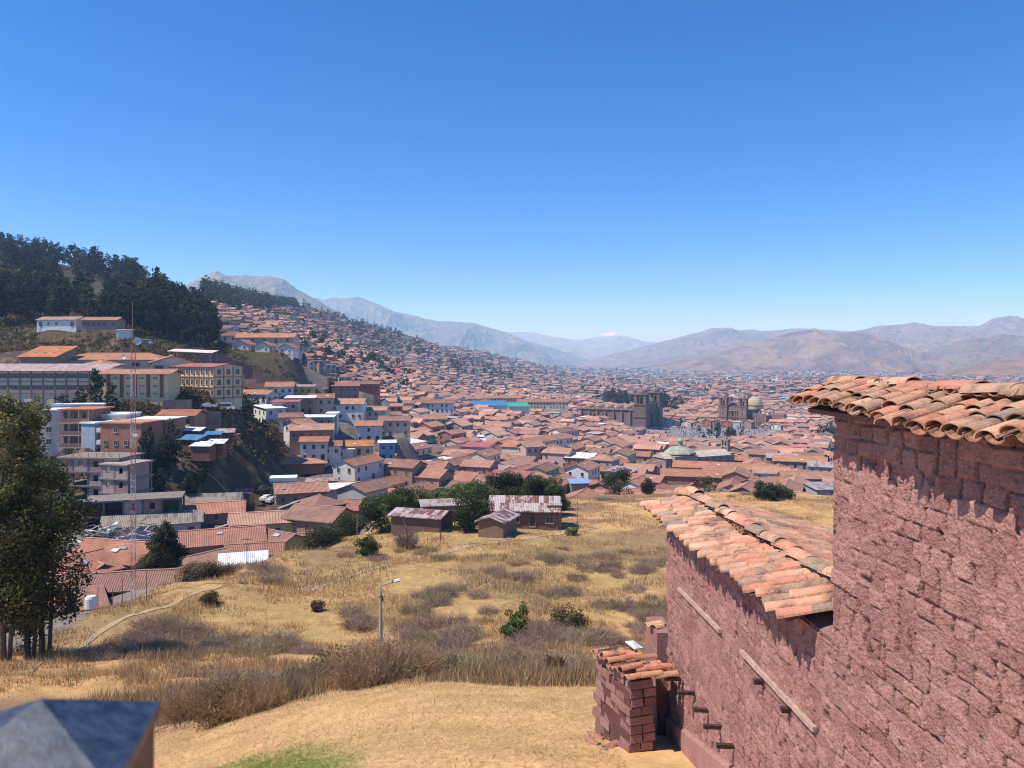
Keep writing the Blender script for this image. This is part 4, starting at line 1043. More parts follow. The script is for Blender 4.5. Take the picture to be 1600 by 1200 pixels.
# ---- roofs under the meadow edge (nearest town houses)
hs = [ # px, Y, L, W, ang, eave, kind, wall
 (180, 97, 15.5, 6.2, 14, 925, 'gable', 'adobe', 'long terracotta roof nearest the lattice mast, running behind the meadow'),
 (97, 88, 8.5, 8, -58, 953, 'hip', 'white', 'square hipped terracotta roof beside the tall eucalyptus trunks'),
 (140, 107, 7, 5.5, -35, 897, 'gable', 'adobe', 'small gabled roof with dark gable end behind the long terracotta roof'),
 (100, 104, 10, 9, 60, 905, 'gable', 'adobe', 'tiled roof half hidden by the eucalyptus foliage'),
 (190, 116, 12, 9, -15, 878, 'gable', 'adobe', 'mottled tile roof between the mast and the conifer'),
 (20, 84, 9, 8, 30, 965, 'gable', 'adobe', 'terracotta roof glimpsed between the eucalyptus trunks at the left edge'),
 (285, 112, 4, 4, 30, 900, 'gable', 'white', 'tiny tiled outbuilding at the meadow edge right of the conifer'),
 (315, 121, 8, 7, 55, 888, 'gable', 'adobe', 'tiled roof right of the conifer, ridge running away'),
 (348, 133, 13, 8, 22, 851, 'gable', 'adobe', 'broad mottled roof right of the conifer top'),
 (398, 128, 8.5, 5.5, 14, 868, 'gable', 'adobe', 'low tiled roof above the white tin sheet'),
 (437, 134, 7, 6, -32, 849, 'gable', 'yellow', 'gabled house with ochre end wall near the white tin sheet'),
 (470, 138, 8, 6, 20, 852, 'gable', 'adobe', 'pinkish tiled roof touching the hedge above the meadow'),
 (420, 152, 14, 7, 16, 818, 'gable', 'yellow', 'long tiled house with yellow wall facing the meadow'),
 (500, 153, 11, 9, -20, 813, 'gable', 'adobe', 'wide light brown tile roof behind the hedge'),
 (325, 160, 14, 7, 18, 803, 'gable', 'adobe', 'tile roof below the grey cement sheet roof'),
 (500, 172, 9, 8, -48, 790, 'hip', 'adobe', 'hipped terracotta roof with pale ridge above the pink strip'),
 (470, 190, 12, 8, 20, 770, 'gable', 'adobe', 'tile roof just right of the parked cars'),
 (560, 178, 9, 7, 20, 795, 'gable', 'adobe', 'tile roof peeping out behind the round trees'),
]
for (px, Y, L, W, ang, ev, k, wc, lb) in hs:
    house(px, Y, L, W, ang, eave=ev, kind=k, wc=wc, label=lb, ww=.8, wh=1.1, tan=.4)
house(240, 150, 17, 9, 22, eave=822, roofmat='asbestos', wc='grey', label='long weathered grey sheet roof behind the conifer', tan=.3)
house(322, 176, 15, 12, 12, eave=789, roofmat='asbestos', wc='white', label='broad pale cement sheet roof below the wooded bank', tan=.22, ww=.6, wh=.6)
house(372, 188, 6, 5, 10, eave=772, roofmat='tinred', wc='adobe', label='small dark red sheet roof beside the wooded bank', tan=.3, wins=False)
house(380, 117, 6.2, 3.4, 18, eave=884, kind='shed', roofmat='tinwhite', wc='adobe', label='bright white tin sheet roof at the meadow edge', tan=.25, wins=False)
house(530, 166, 12, 1.4, 22, eave=800, kind='shed', roofmat='tinred', wc='adobe', label='narrow pink sheet canopy strip right of the hipped roof', tan=.2, wins=False)
house(567, 197, 9, 9, 62, eave=766, wc='grey', label='grey gable wall house with light barge board above the pink strip', tan=.34, wins=False)
house(535, 206, 8, 5, 10, eave=764, kind='shed', roofmat='tinwhite', wc='grey', label='white sheet lean-to left of the grey gable wall', tan=.12, wins=False)
# long dark boundary wall running up to the right
def wall_run(pts, h, t, col, label, name='boundary_wall', m='stone', cat='wall', zs=None, capc=None):
    x0, y0 = pts[0][0], pts[0][1]; root_z = gz(x0, y0)
    b = MB()
    for (p, q) in zip(pts[:-1], pts[1:]):
        n = max(1, int(math.hypot(q[0]-p[0], q[1]-p[1])/4))
        for k in range(n):
            a = [p[j]+(q[j]-p[j])*k/n for j in range(2)]; c = [p[j]+(q[j]-p[j])*(k+1)/n for j in range(2)]
            za = max(gz(*a), gz(*c)); zb = min(gz(*a), gz(*c))-1; d = math.hypot(c[0]-a[0], c[1]-a[1]); az = math.atan2(c[1]-a[1], c[0]-a[0])
            mx, my = (a[0]+c[0])/2, (a[1]+c[1])/2
            b.box((mx-x0, my-y0, (za+h+zb)/2-root_z), (d+.02, t, za+h-zb), np.array(col)*random.uniform(.85, 1.1), rz=az)
            if capc: b.box((mx-x0, my-y0, za+h+.08-root_z), (d+.02, t+.25, .16), capc, rz=az)
    return tag(b.build(name, [M[m]], None, (x0, y0, root_z)), label, cat)
wall_run([XY(270, 132), XY(380, 150), XY(468, 172)], 2.4, .5, (.24, .2, .18), 'long dark stone boundary wall climbing right between the roofs', capc=(.4, .34, .3))
wall_run([XY(255, 205), XY(300, 206), XY(345, 207)], 3.6, .6, (.18, .16, .155), 'dark stone retaining wall under the cream school annex')
wall_run([XY(322, 195), XY(352, 203), XY(375, 215)], 1.8, .5, (.34, .17, .12), 'reddish brick parapet curving along the road below the annex', m='brick', capc=(.4, .22, .16))
wall_run([XY(362, 300), XY(420, 300)], 3.2, .6, (.38, .22, .15), 'reddish terrace wall under grassy bank right of the annex', m='stone')
wall_run([XY(300, 318), XY(395, 322), XY(495, 318)], 5, .6, (.2, .13, .11), 'long dark brown terrace wall below the hilltop convent')
wall_run([XY(458, 330), XY(480, 318), XY(500, 316), XY(518, 330)], 7, .7, (.3, .16, .1), 'curved brown retaining wall with pale coping on the hillside', capc=(.5, .42, .35))
wall_run([XY(10, 262), XY(100, 262)], 2.5, .6, (.12, .09, .07), 'dark terrace wall behind the school roofs')

# ---- salmon hipped compound and neighbours
house(470, 236, 14.5, 10, 10, eave=736, kind='hip', rc=(.56, .3, .2), wc='brick', label='large smooth salmon hipped roof at the foot of the stair street', tan=.28, wins=False, ov=1.0, wallmat='brick')
house(512, 246, 12, 9, -8, eave=734, kind='hip', rc=(.53, .27, .18), wc='brick', label='right half of the smooth salmon roof pair, with long eave shadow', tan=.28, wins=False, ov=1.0, wallmat='brick')
house(503, 221, 8, 4, 10, eave=752, kind='shed', roofmat='rust2', wc='brick', label='low brick annex with open top beneath the salmon roofs', tan=.05, wallmat='brick', ww=.7, wh=.8)
flat_house(443, 207, 7, 5, 12, 752, (.52, .5, .48), 'grey workshop wall with white painted upper band near the parked cars', 1, wins=False, roofc=(.78, .77, .75), slab=.9, ov=.02)
house(471, 200, 4.5, 3.5, 20, eave=776, kind='shed', roofmat='tinwhite', wc='grey', label='small white canopy over the parked cars', tan=.1, wins=False)
house(500, 254, 10, 6, -38, eave=722, wc='adobe', rc=(.4, .18, .13), label='dark tiled gable roof just above the salmon compound', wins=False)

# ---- white houses stepping down the stair street
white = [
 (438, 296, 10, 8, 12, 604, 2, 'white', 'gable', 'white two-storey house with blue-grey windows topmost in the stair street'),
 (470, 300, 10, 7, 6, 604, 2, 'yellow', 'shed', 'ochre yellow house right of the topmost white house'),
 (403, 288, 13, 7, -20, 616, 1, 'white', 'gable', 'low white house with open porch left of the topmost white house'),
 (421, 270, 7, 11, 40, 638, 3, 'white', 'shed', 'tall bright white house wall at the bend of the road'),
 (448, 276, 9, 7, 5, 628, 2, 'pink', 'shed', 'pinkish house with pink roof behind the tall white wall'),
 (470, 284, 10, 8, 8, 622, 2, 'adobe', 'shed', 'dark house with angled white roof terraces in the stair street'),
 (503, 296, 9, 7, 10, 622, 2, 'cream', 'gable', 'cream house with small tiled roofs behind the long blue flat roof'),
 (455, 256, 7, 6, 12, 652, 2, 'white', 'gable', 'white house with tiled hood at the head of the stairs'),
 (494, 262, 12, 6, 5, 652, 2, 'grey', 'shed', 'grey house with long blue-white flat roof in the stair street'),
 (520, 268, 3.4, 4, 5, 646, 2, 'white', 'shed', 'narrow white tower room at the end of the blue-white flat roof'),
 (468, 248, 7, 7, 55, 662, 3, 'white', 'gable', 'white stepped house with dark windows and brown tile roof beside the stairs'),
 (487, 244, 13, 8, 12, 672, 3, 'adobe', 'gable', 'large bare brown house with faint wall grid in the stair street'),
 (492, 238, 8, 6, 8, 690, 2, 'white', 'gable', 'white-walled house with brown tiled roof low in the stair street'),
 (512, 240, 8, 6, 12, 697, 2, 'white', 'gable', 'white and yellow house with dark tile roof lowest in the stair street'),
 (546, 300, 12, 9, 0, 631, 2, 'white', 'gable', 'large white house with smooth tan roof and long balcony'),
 (582, 306, 12, 7, -4, 641, 2, 'cream', 'gable', 'cream house with row of dormer stubs right of the balcony house'),
 (577, 276, 9, 7, 8, 665, 2, 'white', 'gable', 'white house with long veranda in front of the bare brown wall'),
 (617, 285, 11, 7, 4, 657, 2, 'cream', 'gable', 'cream gabled house right of the veranda house'),
 (555, 246, 11, 7, 8, 697, 1, 'cream', 'gable', 'house with bright orange tile roof beside a white sheet roof'),
 (540, 243, 5, 5, 8, 702, 1, 'white', 'shed', 'white sheet roof lean-to left of the orange tile roof'),
 (605, 250, 5, 5, 10, 692, 2, 'blue', 'shed', 'small bright blue house in the old town'),
 (540, 330, 11, 8, 10, 603, 2, 'adobe', 'gable', 'brown house perched on the dark bank edge'),
 (572, 345, 12, 7, 5, 600, 1, 'brick', 'gable', 'brick house right of the perched brown house'),
]
for (px, Y, L, W, ang, ev, nf, wc, k, lb) in white:
    rm = 'roof'
    if k == 'shed': rm = {'yellow': 'tinpink', 'pink': 'tinred'}.get(wc, 'tinwhite')
    if 'blue-white' in lb and 'long' in lb: rm = 'tinwhite'
    house(px, Y, L, W, ang, eave=ev, kind=k, wc=wc, label=lb, floors=nf, roofmat=rm, tan=.35 if k == 'gable' else .06, ww=.8, wh=1.15, winden=2.4,
          rc=(.62, .3, .14) if 'orange' in lb else ((.56, .33, .22) if 'smooth tan' in lb else None), wallmat='brick' if wc == 'brick' else 'wall')
# ---- hilltop convent
o = house(418, 388, 30, 9, -3, eave=527, rc=(.55, .29, .19), wc=(.66, .5, .42), label='long tan-roofed hilltop convent hall above the terrace walls', cat='convent', name='convent_building', tan=.45, floors=1, ww=1, wh=1.4, winden=6)
for (px, L_, W_, ev, lb) in ((382, 10, 8, 538, 'white gabled convent wing at the left end'), (415, 8, 7, 540, 'white gabled convent chapel in the middle'), (451, 8, 7, 543, 'white gabled convent annex at the right end')):
    house(px, 374, L_, W_, 86, eave=ev, rc=(.5, .28, .2), wc='white', label=lb, cat='convent', name='convent_wing', tan=.55, floors=1, ww=.6, wh=.9)
house(358, 392, 8, 7, 20, eave=524, rc=(.3, .17, .12), wc='white', label='white house with dark roof left of the convent under the trees', tan=.6)
# ---- long white lodge under the woods
house(98, 322, 17, 8, -4, eave=499.5, rc=(.48, .3, .24), wc='white', label='long low white lodge with pinkish roof under the woods', cat='lodge', name='lodge', tan=.3, floors=1, ww=.8, wh=1)
house(162, 318, 14, 8, 2, eave=500, rc=(.55, .27, .2), wc='adobe', label='right half of the woodland lodge with dark glazed front', cat='lodge', name='lodge', tan=.3, floors=1, ww=1.6, wh=1.6, winden=2)
house(195, 305, 5, 4, 5, eave=516, kind='shed', roofmat='tinpink', wc='white', label='small pink-roofed hut beside the white van', tan=.1, wins=False)

# ---- huts on the meadow
g1 = 'x'
h1 = house(820, 140, 12, 8.4, -3, eave=798, roofmat='rust', wc=(.2, .13, .1), label='old shed with patchwork rusty tin roof on the meadow, the larger one', cat='shed', name='tin_roofed_shed', tan=.42, ov=.5, floors=1, ww=1.3, wh=1, base=gz(*XY(820, 136))-.4, wallmat='wall')
house(778, 128, 6.5, 4.4, 70, eave=812, roofmat='rust', wc=(.27, .17, .12), label='gabled front porch room of the larger rusty shed', cat='shed', name='tin_roofed_shed', tan=.33, ov=.5, floors=1, wins=False)
house(866, 139, 2.6, 5.6, -3, eave=790, kind='shed', roofmat='rust2', wc=(.4, .21, .13), label='adobe end room closing the right side of the rusty shed', cat='shed', name='adobe_room', tan=.05, ov=.1, wins=False)
h2 = house(694, 146, 8.5, 6, 12, eave=790, roofmat='rust2', kind='gable', wc=(.24, .15, .11), label='grey tin-roofed hut between the two meadow sheds', cat='shed', name='tin_roofed_shed', tan=.2, wins=False)
house(660, 134, 9, 6, -18, eave=808, roofmat='rust', kind='gable', wc=(.16, .1, .08), label='low open-fronted shed with rusty tin roof left of the big meadow tree', cat='shed', name='tin_roofed_shed', tan=.2, wins=False)
b = MB(); b.lathe((0, 0, 0), [(0, .9), (.45, .85), (.5, .7), (.5, 0)], 12, (.05, .05, .055))
tag(b.build('water_tank', [M['plain']], None, P(681, 777, 147)), 'small black water tank on the grey tin hut roof', 'water tank')
b = MB(); b.lathe((0, 0, 0), [(0, 1.35), (.5, 1.3), (.6, 1.05), (.6, 0)], 14, (.75, .75, .72))
_x, _y = XY(142, 84); tag(b.build('water_tank', [M['plain']], None, (_x, _y, gz(_x, _y)+.6)), 'white round water tank at the meadow edge', 'water tank')

# ---- right part: big roofs behind the meadow
big = [
 (1128, 296, 36, 9, -17, 733, 'gable', (.52, .25, .16), 'brick', 'long smooth orange roof sloping right below the domed church'),
 (1083, 277, 22, 9, -14, 745, 'gable', (.52, .25, .165), 'brick', 'smooth orange roof wing nearest the garden tree, left of the courtyard'),
 (1010, 262, 12, 8, -32, 752, 'gable', (.45, .22, .17), 'brick', 'small gabled roof with grey strip left of the smooth orange wings'),
 (1205, 262, 19, 9, 24, 757, 'gable', (.47, .27, .18), 'adobe', 'weathered tan roof wing rising right behind the garden shrubs'),
 (1262, 268, 18, 9, -12, 748, 'gable', (.47, .26, .18), 'adobe', 'weathered tan roof wing meeting the other one above the grey yard'),
 (1250, 315, 20, 9, -22, 722, 'gable', (.52, .28, .17), 'adobe', 'double gabled tan roof near the white solar panels'),
 (1290, 300, 12, 8, -25, 730, 'gable', (.5, .4, .36), 'grey', 'grey metal panelled roof at the far right of the old town'),
 (1290, 237, 10, 9, 5, 765, 'shed', (.5, .5, .5), 'grey', 'grey concrete house with white columns at the town edge'),
 (1060, 232, 14, 8, 6, 778, 'gable', (.5, .3, .21), 'adobe', 'mottled light tile roof just above the near ridge tiles'),
 (1150, 216, 9, 4.5, 4, 780, 'shed', (.6, .4, .35), 'cream', 'small pinkish shed roof on the meadow side'),
 (1167, 238, 7, 6, -10, 770, 'shed', (.6, .2, .2), 'white', 'white house with pink red sheet roof by the garden shrubs'),
 (960, 235, 16, 9, 12, 778, 'gable', (.48, .25, .18), 'adobe', 'mottled roof left of the garden tree'),
 (905, 262, 12, 8, -12, 760, 'gable', (.48, .22, .15), 'adobe', 'small reddish roof beside the blue sheet'),
]
for (px, Y, L, W, ang, ev, k, rc, wc, lb) in big:
    rm = 'roof'
    if 'pink red' in lb: rm = 'tinred'
    elif k == 'shed' or 'metal' in lb: rm = 'tinpink' if 'pinkish' in lb else 'rust2'
    house(px, Y, L, W, ang, eave=ev, kind=k, rc=rc, wc=wc, label=lb, roofmat=rm, tan=.36 if k == 'gable' else .08, ww=.8, wh=1.1, wallmat='brick' if wc == 'brick' else 'wall', wins=wc != 'brick')
house(905, 250, 6, 3.5, 10, eave=755, kind='shed', roofmat='lightblue', wc='adobe', label='light blue sheet roof left of the garden tree', tan=.2, wins=False)
flat_house(1305, 205, 7, 4, 3, 790, (.33, .13, .09), 'bare red brick wall room at the right end of the meadow', 1, wallmat='brick', wins=False, roofc=(.4, .2, .14), slab=.1)
# long facades of the old town
fac = [
 (700, 345, 46, 9, 52, 717, 'cream', 2, 'long cream street facade with many small windows in the middle of the town'),
 (645, 296, 22, 8, 50, 733, 'white', 1, 'low white street facade left end of the long window row'),
 (850, 372, 34, 10, 50, 689, 'white', 2, 'long white facade with tall windows in the centre of the town'),
 (880, 420, 14, 9, 48, 674, 'white', 2, 'white facade behind the long tall-windowed one'),
 (673, 500, 30, 11, 3, 630, 'white', 2, 'white two-storey building with arcaded front left of the blue sheet roof'),
 (848, 700, 46, 12, -2, 628, 'cream', 2, 'large cream cloister building behind the green sheet roof'),
 (762, 730, 64, 12, 2, 622, 'cream', 2, 'long cream building behind the blue sheet roof'),
 (660, 420, 26, 9, 5, 655, 'cream', 2, 'long cream house with dormer vents left of the town centre'),
 (830, 318, 9, 7, 30, 698, 'pink', 2, 'pale lilac gable house with orange roof in mid town'),
]
for (px, Y, L, W, ang, ev, wc, nf, lb) in fac:
    house(px, Y, L, W, ang, eave=ev, wc=wc, label=lb, floors=nf, tan=.36, ww=.9, wh=1.5, winden=2.8)
for (px, py, Y, L, W, m, lb) in ((762, 634, 640, 31, 16, 'blue', 'bright blue sheet roof over a courtyard'), (809, 635, 636, 17, 12, 'green', 'bright green sheet roof beside the blue one')):
    house(px, Y, L, W, 8, eave=py, kind='shed', roofmat=m, wc='white', label=lb, tan=.2, wins=False, cat='canopy', name='sheet_canopy')
# ------------------------------------------------------------------ old town filled in, house by house
GA = math.radians(66)       # street grid: one axis leads away and to the right
gx = np.array([math.cos(GA), math.sin(GA)]); gy = np.array([-gx[1], gx[0]])
KEEP = [ # places kept free: x, y, half length, half width, angle
]
def keep(px, Y, hl, hw, ang=0):
    x, y = XY(px, Y); FOOT.append((x, y, hl, hw, math.radians(ang)))
PLAZA = (1092, 718)
keep(985, 735, 46, 34, -27); keep(1150, 775, 30, 30, -30); keep(1088, 682, 68, 58, -27); keep(1030, 670, 36, 22, 0); keep(1120, 620, 30, 20, 0)
keep(1085, 338, 24, 13, 24); keep(1085, 320, 16, 8, 0)
keep(1188, 768, 22, 18, -30)
def region(x, y):
    px = 800+F*x/y
    if px < 30 or y < edgeY(px)+7: return 0
    if y < 150: return 1 if 60 < px < 430 and y > edgeY(px)+7 else 0
    if y < 205: return 1 if px > 470-(y-150)*.3 and px > 420 else (1 if 380 < px and y < 175 else 0)
    if y < 260: return 1 if px > 520 else 0
    if y < 330: return 1 if px > 565 else 0
    if y < 420: return 1 if px > 575 else 0
    if y < 520: return 1 if px > 545 else 0
    if y < 620: return 1 if px > 500 else 0
    if y < 3500: return 1 if px > 330 else 0
    return 0
# candidate cells on the street grid
cand = []
P0 = np.array([0., 400.])
SLOT_U, SLOT_V = 13.0, 9.6
rr = random.Random(11)
for i in range(-75, 95):
    for j in range(-75, 75):
        bu, bv = math.floor(i/5), math.floor(j/7)
        c = P0+gx*(i*SLOT_U+bu*5)+gy*(j*SLOT_V+bv*5)
        x, y = c
        if y < 85 or y > 1100: continue
        px = 800+F*x/y
        if px < 20 or px > 1660: continue
        if not region(x, y): continue
        cand.append((x, y, i, j, px))
cand.sort(key=lambda c: c[1])
lots = []
for (x, y, i, j, px) in cand:
    q = rr.random()
    if q < (.05 if y > 180 else .12): continue
    vert = (i % 5 in (0, 4)) if rr.random() < .8 else rr.random() < .5
    if px < 640 and y > 420: vert = rr.random() < .3
    ang = 66 if vert is False else -24
    ang += rr.uniform(-6, 6)
    L, W = (SLOT_U+rr.uniform(0, 3.5), SLOT_V*rr.uniform(.78, 1.0)) if not vert else (SLOT_V*rr.uniform(1.0, 1.35), SLOT_U*rr.uniform(.6, .75))
    x += rr.uniform(-1.2, 1.2); y += rr.uniform(-1.2, 1.2)
    if px < 640 and y > 420: ang = rr.uniform(-35, 35); L = rr.uniform(8, 14); W = rr.uniform(6, 9)
    h = rr.choice((2.9, 3.3, 3.6, 5.6, 6.0)) if y > 200 else rr.choice((2.6, 3.0, 3.4))
    if occupied(x, y, min(L, W)*.42): continue
    while ang > 90: ang -= 180
    lots.append((x, y, L, W, ang, h, rr.random()))
N_HAND = len(HOUSES)
N_IND = 300-N_HAND
ind = lots[:N_IND]; rest = lots[N_IND:]
for (x, y, L, W, ang, h, q) in ind:
    wc = random.choice(['white', 'cream', 'adobe', 'adobe', 'grey', 'cream', 'white', 'brick', 'pink'])
    kd, rm, tn = 'gable', 'roof', rr.uniform(.33, .44)
    if q < .1: kd = 'hip'
    elif q < .16: kd, rm, tn = 'shed', rr.choice(('tinwhite', 'tinpink', 'rust2', 'tinred', 'rust')), .1
    house(0, 0, L, W, ang, h=h, kind=kd, wc=wc, roofmat=rm, tan=tn, xy=(x, y), floors=1 if h < 4.5 else 2, reg=False, ww=.85, wh=1.3, winden=3.4, area=True, ov=.45, wallmat='brick' if wc == 'brick' else 'wall')
print('hand', N_HAND, 'individual', len(ind), 'rest', len(rest))

# ------------------------------------------------------------------ the farther town: past 300 houses, one object
def houses_bulk(A):
    """A: x, y, z, L, W, h, ang, roofcol(3), wallcol(3), rise, win"""
    A = {k: np.array(v, float) for k, v in A.items()}
    n = len(A['x']); ca, sa = np.cos(A['ang']), np.sin(A['ang']); hl, hw, h = A['L']/2, A['W']/2, A['h']; rs = A['rise']; ov = .45
    z0 = A['z']
    loc = []
    def v(lx, ly, lz): loc.append((lx, ly, lz))
    o = np.zeros(n)
    for zz in (o-4, h):
        for sx, sy in ((-1, -1), (1, -1), (1, 1), (-1, 1)): v(sx*hl, sy*hw, zz)
    v(-hl, o, h+rs*hw); v(hl, o, h+rs*hw)
    for sx, sy in ((-1, -1), (1, -1), (1, 1), (-1, 1)): v(sx*(hl+ov), sy*(hw+ov), h-ov*rs+.12)
    v(-hl-ov, o, h+rs*hw+.15); v(hl+ov, o, h+rs*hw+.15)
    V = np.stack([np.stack([A['x']+lx*ca-ly*sa, A['y']+lx*sa+ly*ca, z0+lz], -1) for lx, ly, lz in loc], 1)
    nv = V.shape[1]; base = (np.arange(n)*nv)[:, None]
    q = [(0, 1, 5, 4), (2, 3, 7, 6), (1, 2, 6, 5), (3, 0, 4, 7)]; t = [(5, 6, 9), (7, 4, 8)]; r = [(10, 11, 15, 14), (12, 13, 14, 15)]
    Q = np.concatenate([base+np.array([a]) for a in q+r]); T = np.concatenate([base+np.array([a]) for a in t])
    wc, rc = A['wc'], A['rc']
    sh = np.random.default_rng(3).uniform(.85, 1.1, (n, 1))
    C = np.concatenate([wc]*4+[rc, rc*sh]+[wc]*2)
    Mi = np.concatenate([np.zeros(4*n), np.ones(2*n), np.zeros(2*n)])
    Vs = [V.reshape(-1, 3)]; Fs = [Q, T]; off = n*nv
    # dark window openings on the faces turned to the viewer's side
    idx = np.where(A['win'] > 0)[0]
    rg = np.random.default_rng(9)
    VV, FF = [], []
    for k in idx:
        for f in range(2 if h[k] > 4.5 else 1):
            zc = h[k]-1.5-f*2.7
            m = max(1, int(A['L'][k]/3.2))
            fr = [(-hl[k]+A['L'][k]*(i+.5)/m, 0) for i in range(m)]
            for (lx, _) in fr:
                if rg.random() < .25: continue
                P4 = [(lx-.45, -hw[k]-.06, zc-.7), (lx+.45, -hw[k]-.06, zc-.7), (lx+.45, -hw[k]-.06, zc+.7), (lx-.45, -hw[k]-.06, zc+.7)]
                VV.append([(A['x'][k]+a*ca[k]-b*sa[k], A['y'][k]+a*sa[k]+b*ca[k], z0[k]+c) for a, b, c in P4])
            sx = -1 if sa[k] > 0 else 1
            for i in range(max(1, int(A['W'][k]/3.5))):
                if rg.random() < .35: continue
                ly = -hw[k]+A['W'][k]*(i+.5)/max(1, int(A['W'][k]/3.5))
                P4 = [(sx*(hl[k]+.06), ly-.45, zc-.7), (sx*(hl[k]+.06), ly+.45, zc-.7), (sx*(hl[k]+.06), ly+.45, zc+.7), (sx*(hl[k]+.06), ly-.45, zc+.7)]
                VV.append([(A['x'][k]+a*ca[k]-b*sa[k], A['y'][k]+a*sa[k]+b*ca[k], z0[k]+c) for a, b, c in P4])
    W_ = np.array(VV).reshape(-1, 3); nq = len(VV)
    Fs = [Q, np.arange(nq*4).reshape(-1, 4)+off, T]
    C = np.concatenate([C[:6*n], np.tile([.04, .042, .05], (nq, 1)), C[6*n:]]); Mi = np.concatenate([Mi[:6*n], np.zeros(nq), Mi[6*n:]])
    Vs.append(W_)
    return np.concatenate(Vs), Fs, C, Mi
D = {k: [] for k in ('x', 'y', 'z', 'L', 'W', 'h', 'ang', 'rc', 'wc', 'rise', 'win')}
rg = np.random.default_rng(5)
WL = np.array([(.68, .66, .62), (.62, .55, .45), (.4, .28, .22), (.4, .2, .14), (.5, .46, .43), (.55, .38, .32), (.34, .22, .17)])
RL = np.array([(.46, .25, .18), (.42, .23, .165), (.5, .3, .22), (.37, .21, .165), (.31, .19, .16)])*np.array([1.0, .95, .91])
def put(x, y, L, W, ang, h, rc, wc, rise=.38, win=0, dz=0):
    D['x'].append(x); D['y'].append(y); D['z'].append(dz); D['L'].append(L); D['W'].append(W); D['h'].append(h); D['ang'].append(ang)
    D['rc'].append(rc); D['wc'].append(wc); D['rise'].append(rise); D['win'].append(win)
for (x, y, L, W, ang, h, q) in rest:
    flat = q < .08
    rc = RL[rg.integers(5)]*rg.uniform(.85, 1.12)
    if flat: rc = np.array([(.66, .64, .62), (.5, .18, .15), (.45, .4, .38)][rg.integers(3)])
    put(x, y, L, W, math.radians(ang), h, rc, WL[rg.integers(7)]*rg.uniform(.85, 1.05), .04 if flat else rg.uniform(.32, .42), 1 if y < 950 else 0)
# hillside on the left and the ring beyond the centre: jittered lots, screen-independent density
def scatter(n, pxr, Yr, power, tile_p, sz, hh, accept=None):
    k = 0; t = 0
    while k < n and t < n*6:
        t += 1
        px = rg.uniform(*pxr); y = Yr[0]*(Yr[1]/Yr[0])**(rg.random()**power)
        x = (px-800)/F*y
        if accept and not accept(px, y, x): continue
        if y < 1150 and occupied(x, y, 4): continue
        L = rg.uniform(*sz); W = L*rg.uniform(.55, .85)
        tl = rg.random() < tile_p
        rc = RL[rg.integers(5)]*rg.uniform(.8, 1.05)*DIM[0] if tl else np.array([(.55, .53, .52), (.3, .26, .25), (.3, .17, .13), (.25, .2, .18), (.36, .32, .3), (.2, .15, .13), (.66, .66, .66)][rg.integers(7)])*rg.uniform(.8, 1.05)
        if rg.random() < .012: rc = np.array([(.06, .25, .5), (.55, .1, .1), (.1, .4, .3)][rg.integers(3)])
        if rg.random() < .07: put(x+rg.uniform(-4, 4), y+2, 1.6, 1.4, .2, hh[0]+4+rg.uniform(0, 3), np.array([.5, .5, .5])*rg.uniform(.3, 1.5), np.array([.5, .48, .46])*rg.uniform(.3, 1.5), .05)
        put(x, y, L, W, rg.uniform(-.7, .7) if rg.random() < .6 else rg.uniform(-1.5, 1.5), rg.uniform(*hh), rc, WL[rg.integers(7)]*rg.uniform(.45, 1.0), .36 if tl else .05, 1 if y < 800 else 0)
        k += 1
SKY = [(0, 360), (120, 385), (250, 440), (330, 470), (350, 466), (375, 470), (400, 470), (430, 485), (450, 487), (470, 486), (560, 512), (700, 545), (800, 560)]
def hill_ok(px, y, x):
    if px < 345+rg.uniform(-6, 14): return False
    if px < 470 and y < 420: return False
    if y < 330: return False
    if px < 455 and y > 720+(px-345)*5.5: return False
    return True
DIM = [.72]
scatter(1400, (345, 640), (470, 1150), 1.0, .38, (7, 13), (2.8, 6.5), hill_ok)
scatter(2400, (338, 760), (900, 2300), 1.0, .28, (8, 14), (3, 8), hill_ok)
scatter(1500, (560, 900), (1100, 3600), 1.0, .3, (9, 15), (3, 8))
DIM[0] = .95
scatter(4200, (640, 1700), (1080, 2600), .8, .5, (10, 17), (3.5, 9))
scatter(3800, (700, 1700), (2400, 5400), 1.0, .25, (12, 26), (5, 15))
scatter(1600, (860, 1700), (4500, 8200), 1.0, .15, (18, 40), (6, 20))
gzv = ground(np.array(D['x']), np.array(D['y'])); D['z'] = gzv
Vb, Fb, Cb, Mb = houses_bulk(D)
tag(link('distant_houses', mesh_from('distant_houses', Vb, Fb, Cb, Mb, [M['stuffwall'], M['stuffroof']])), 'thousands of small tiled and flat houses filling the far town and hillside', 'houses', kind='stuff')
print('bulk', len(D['x']))
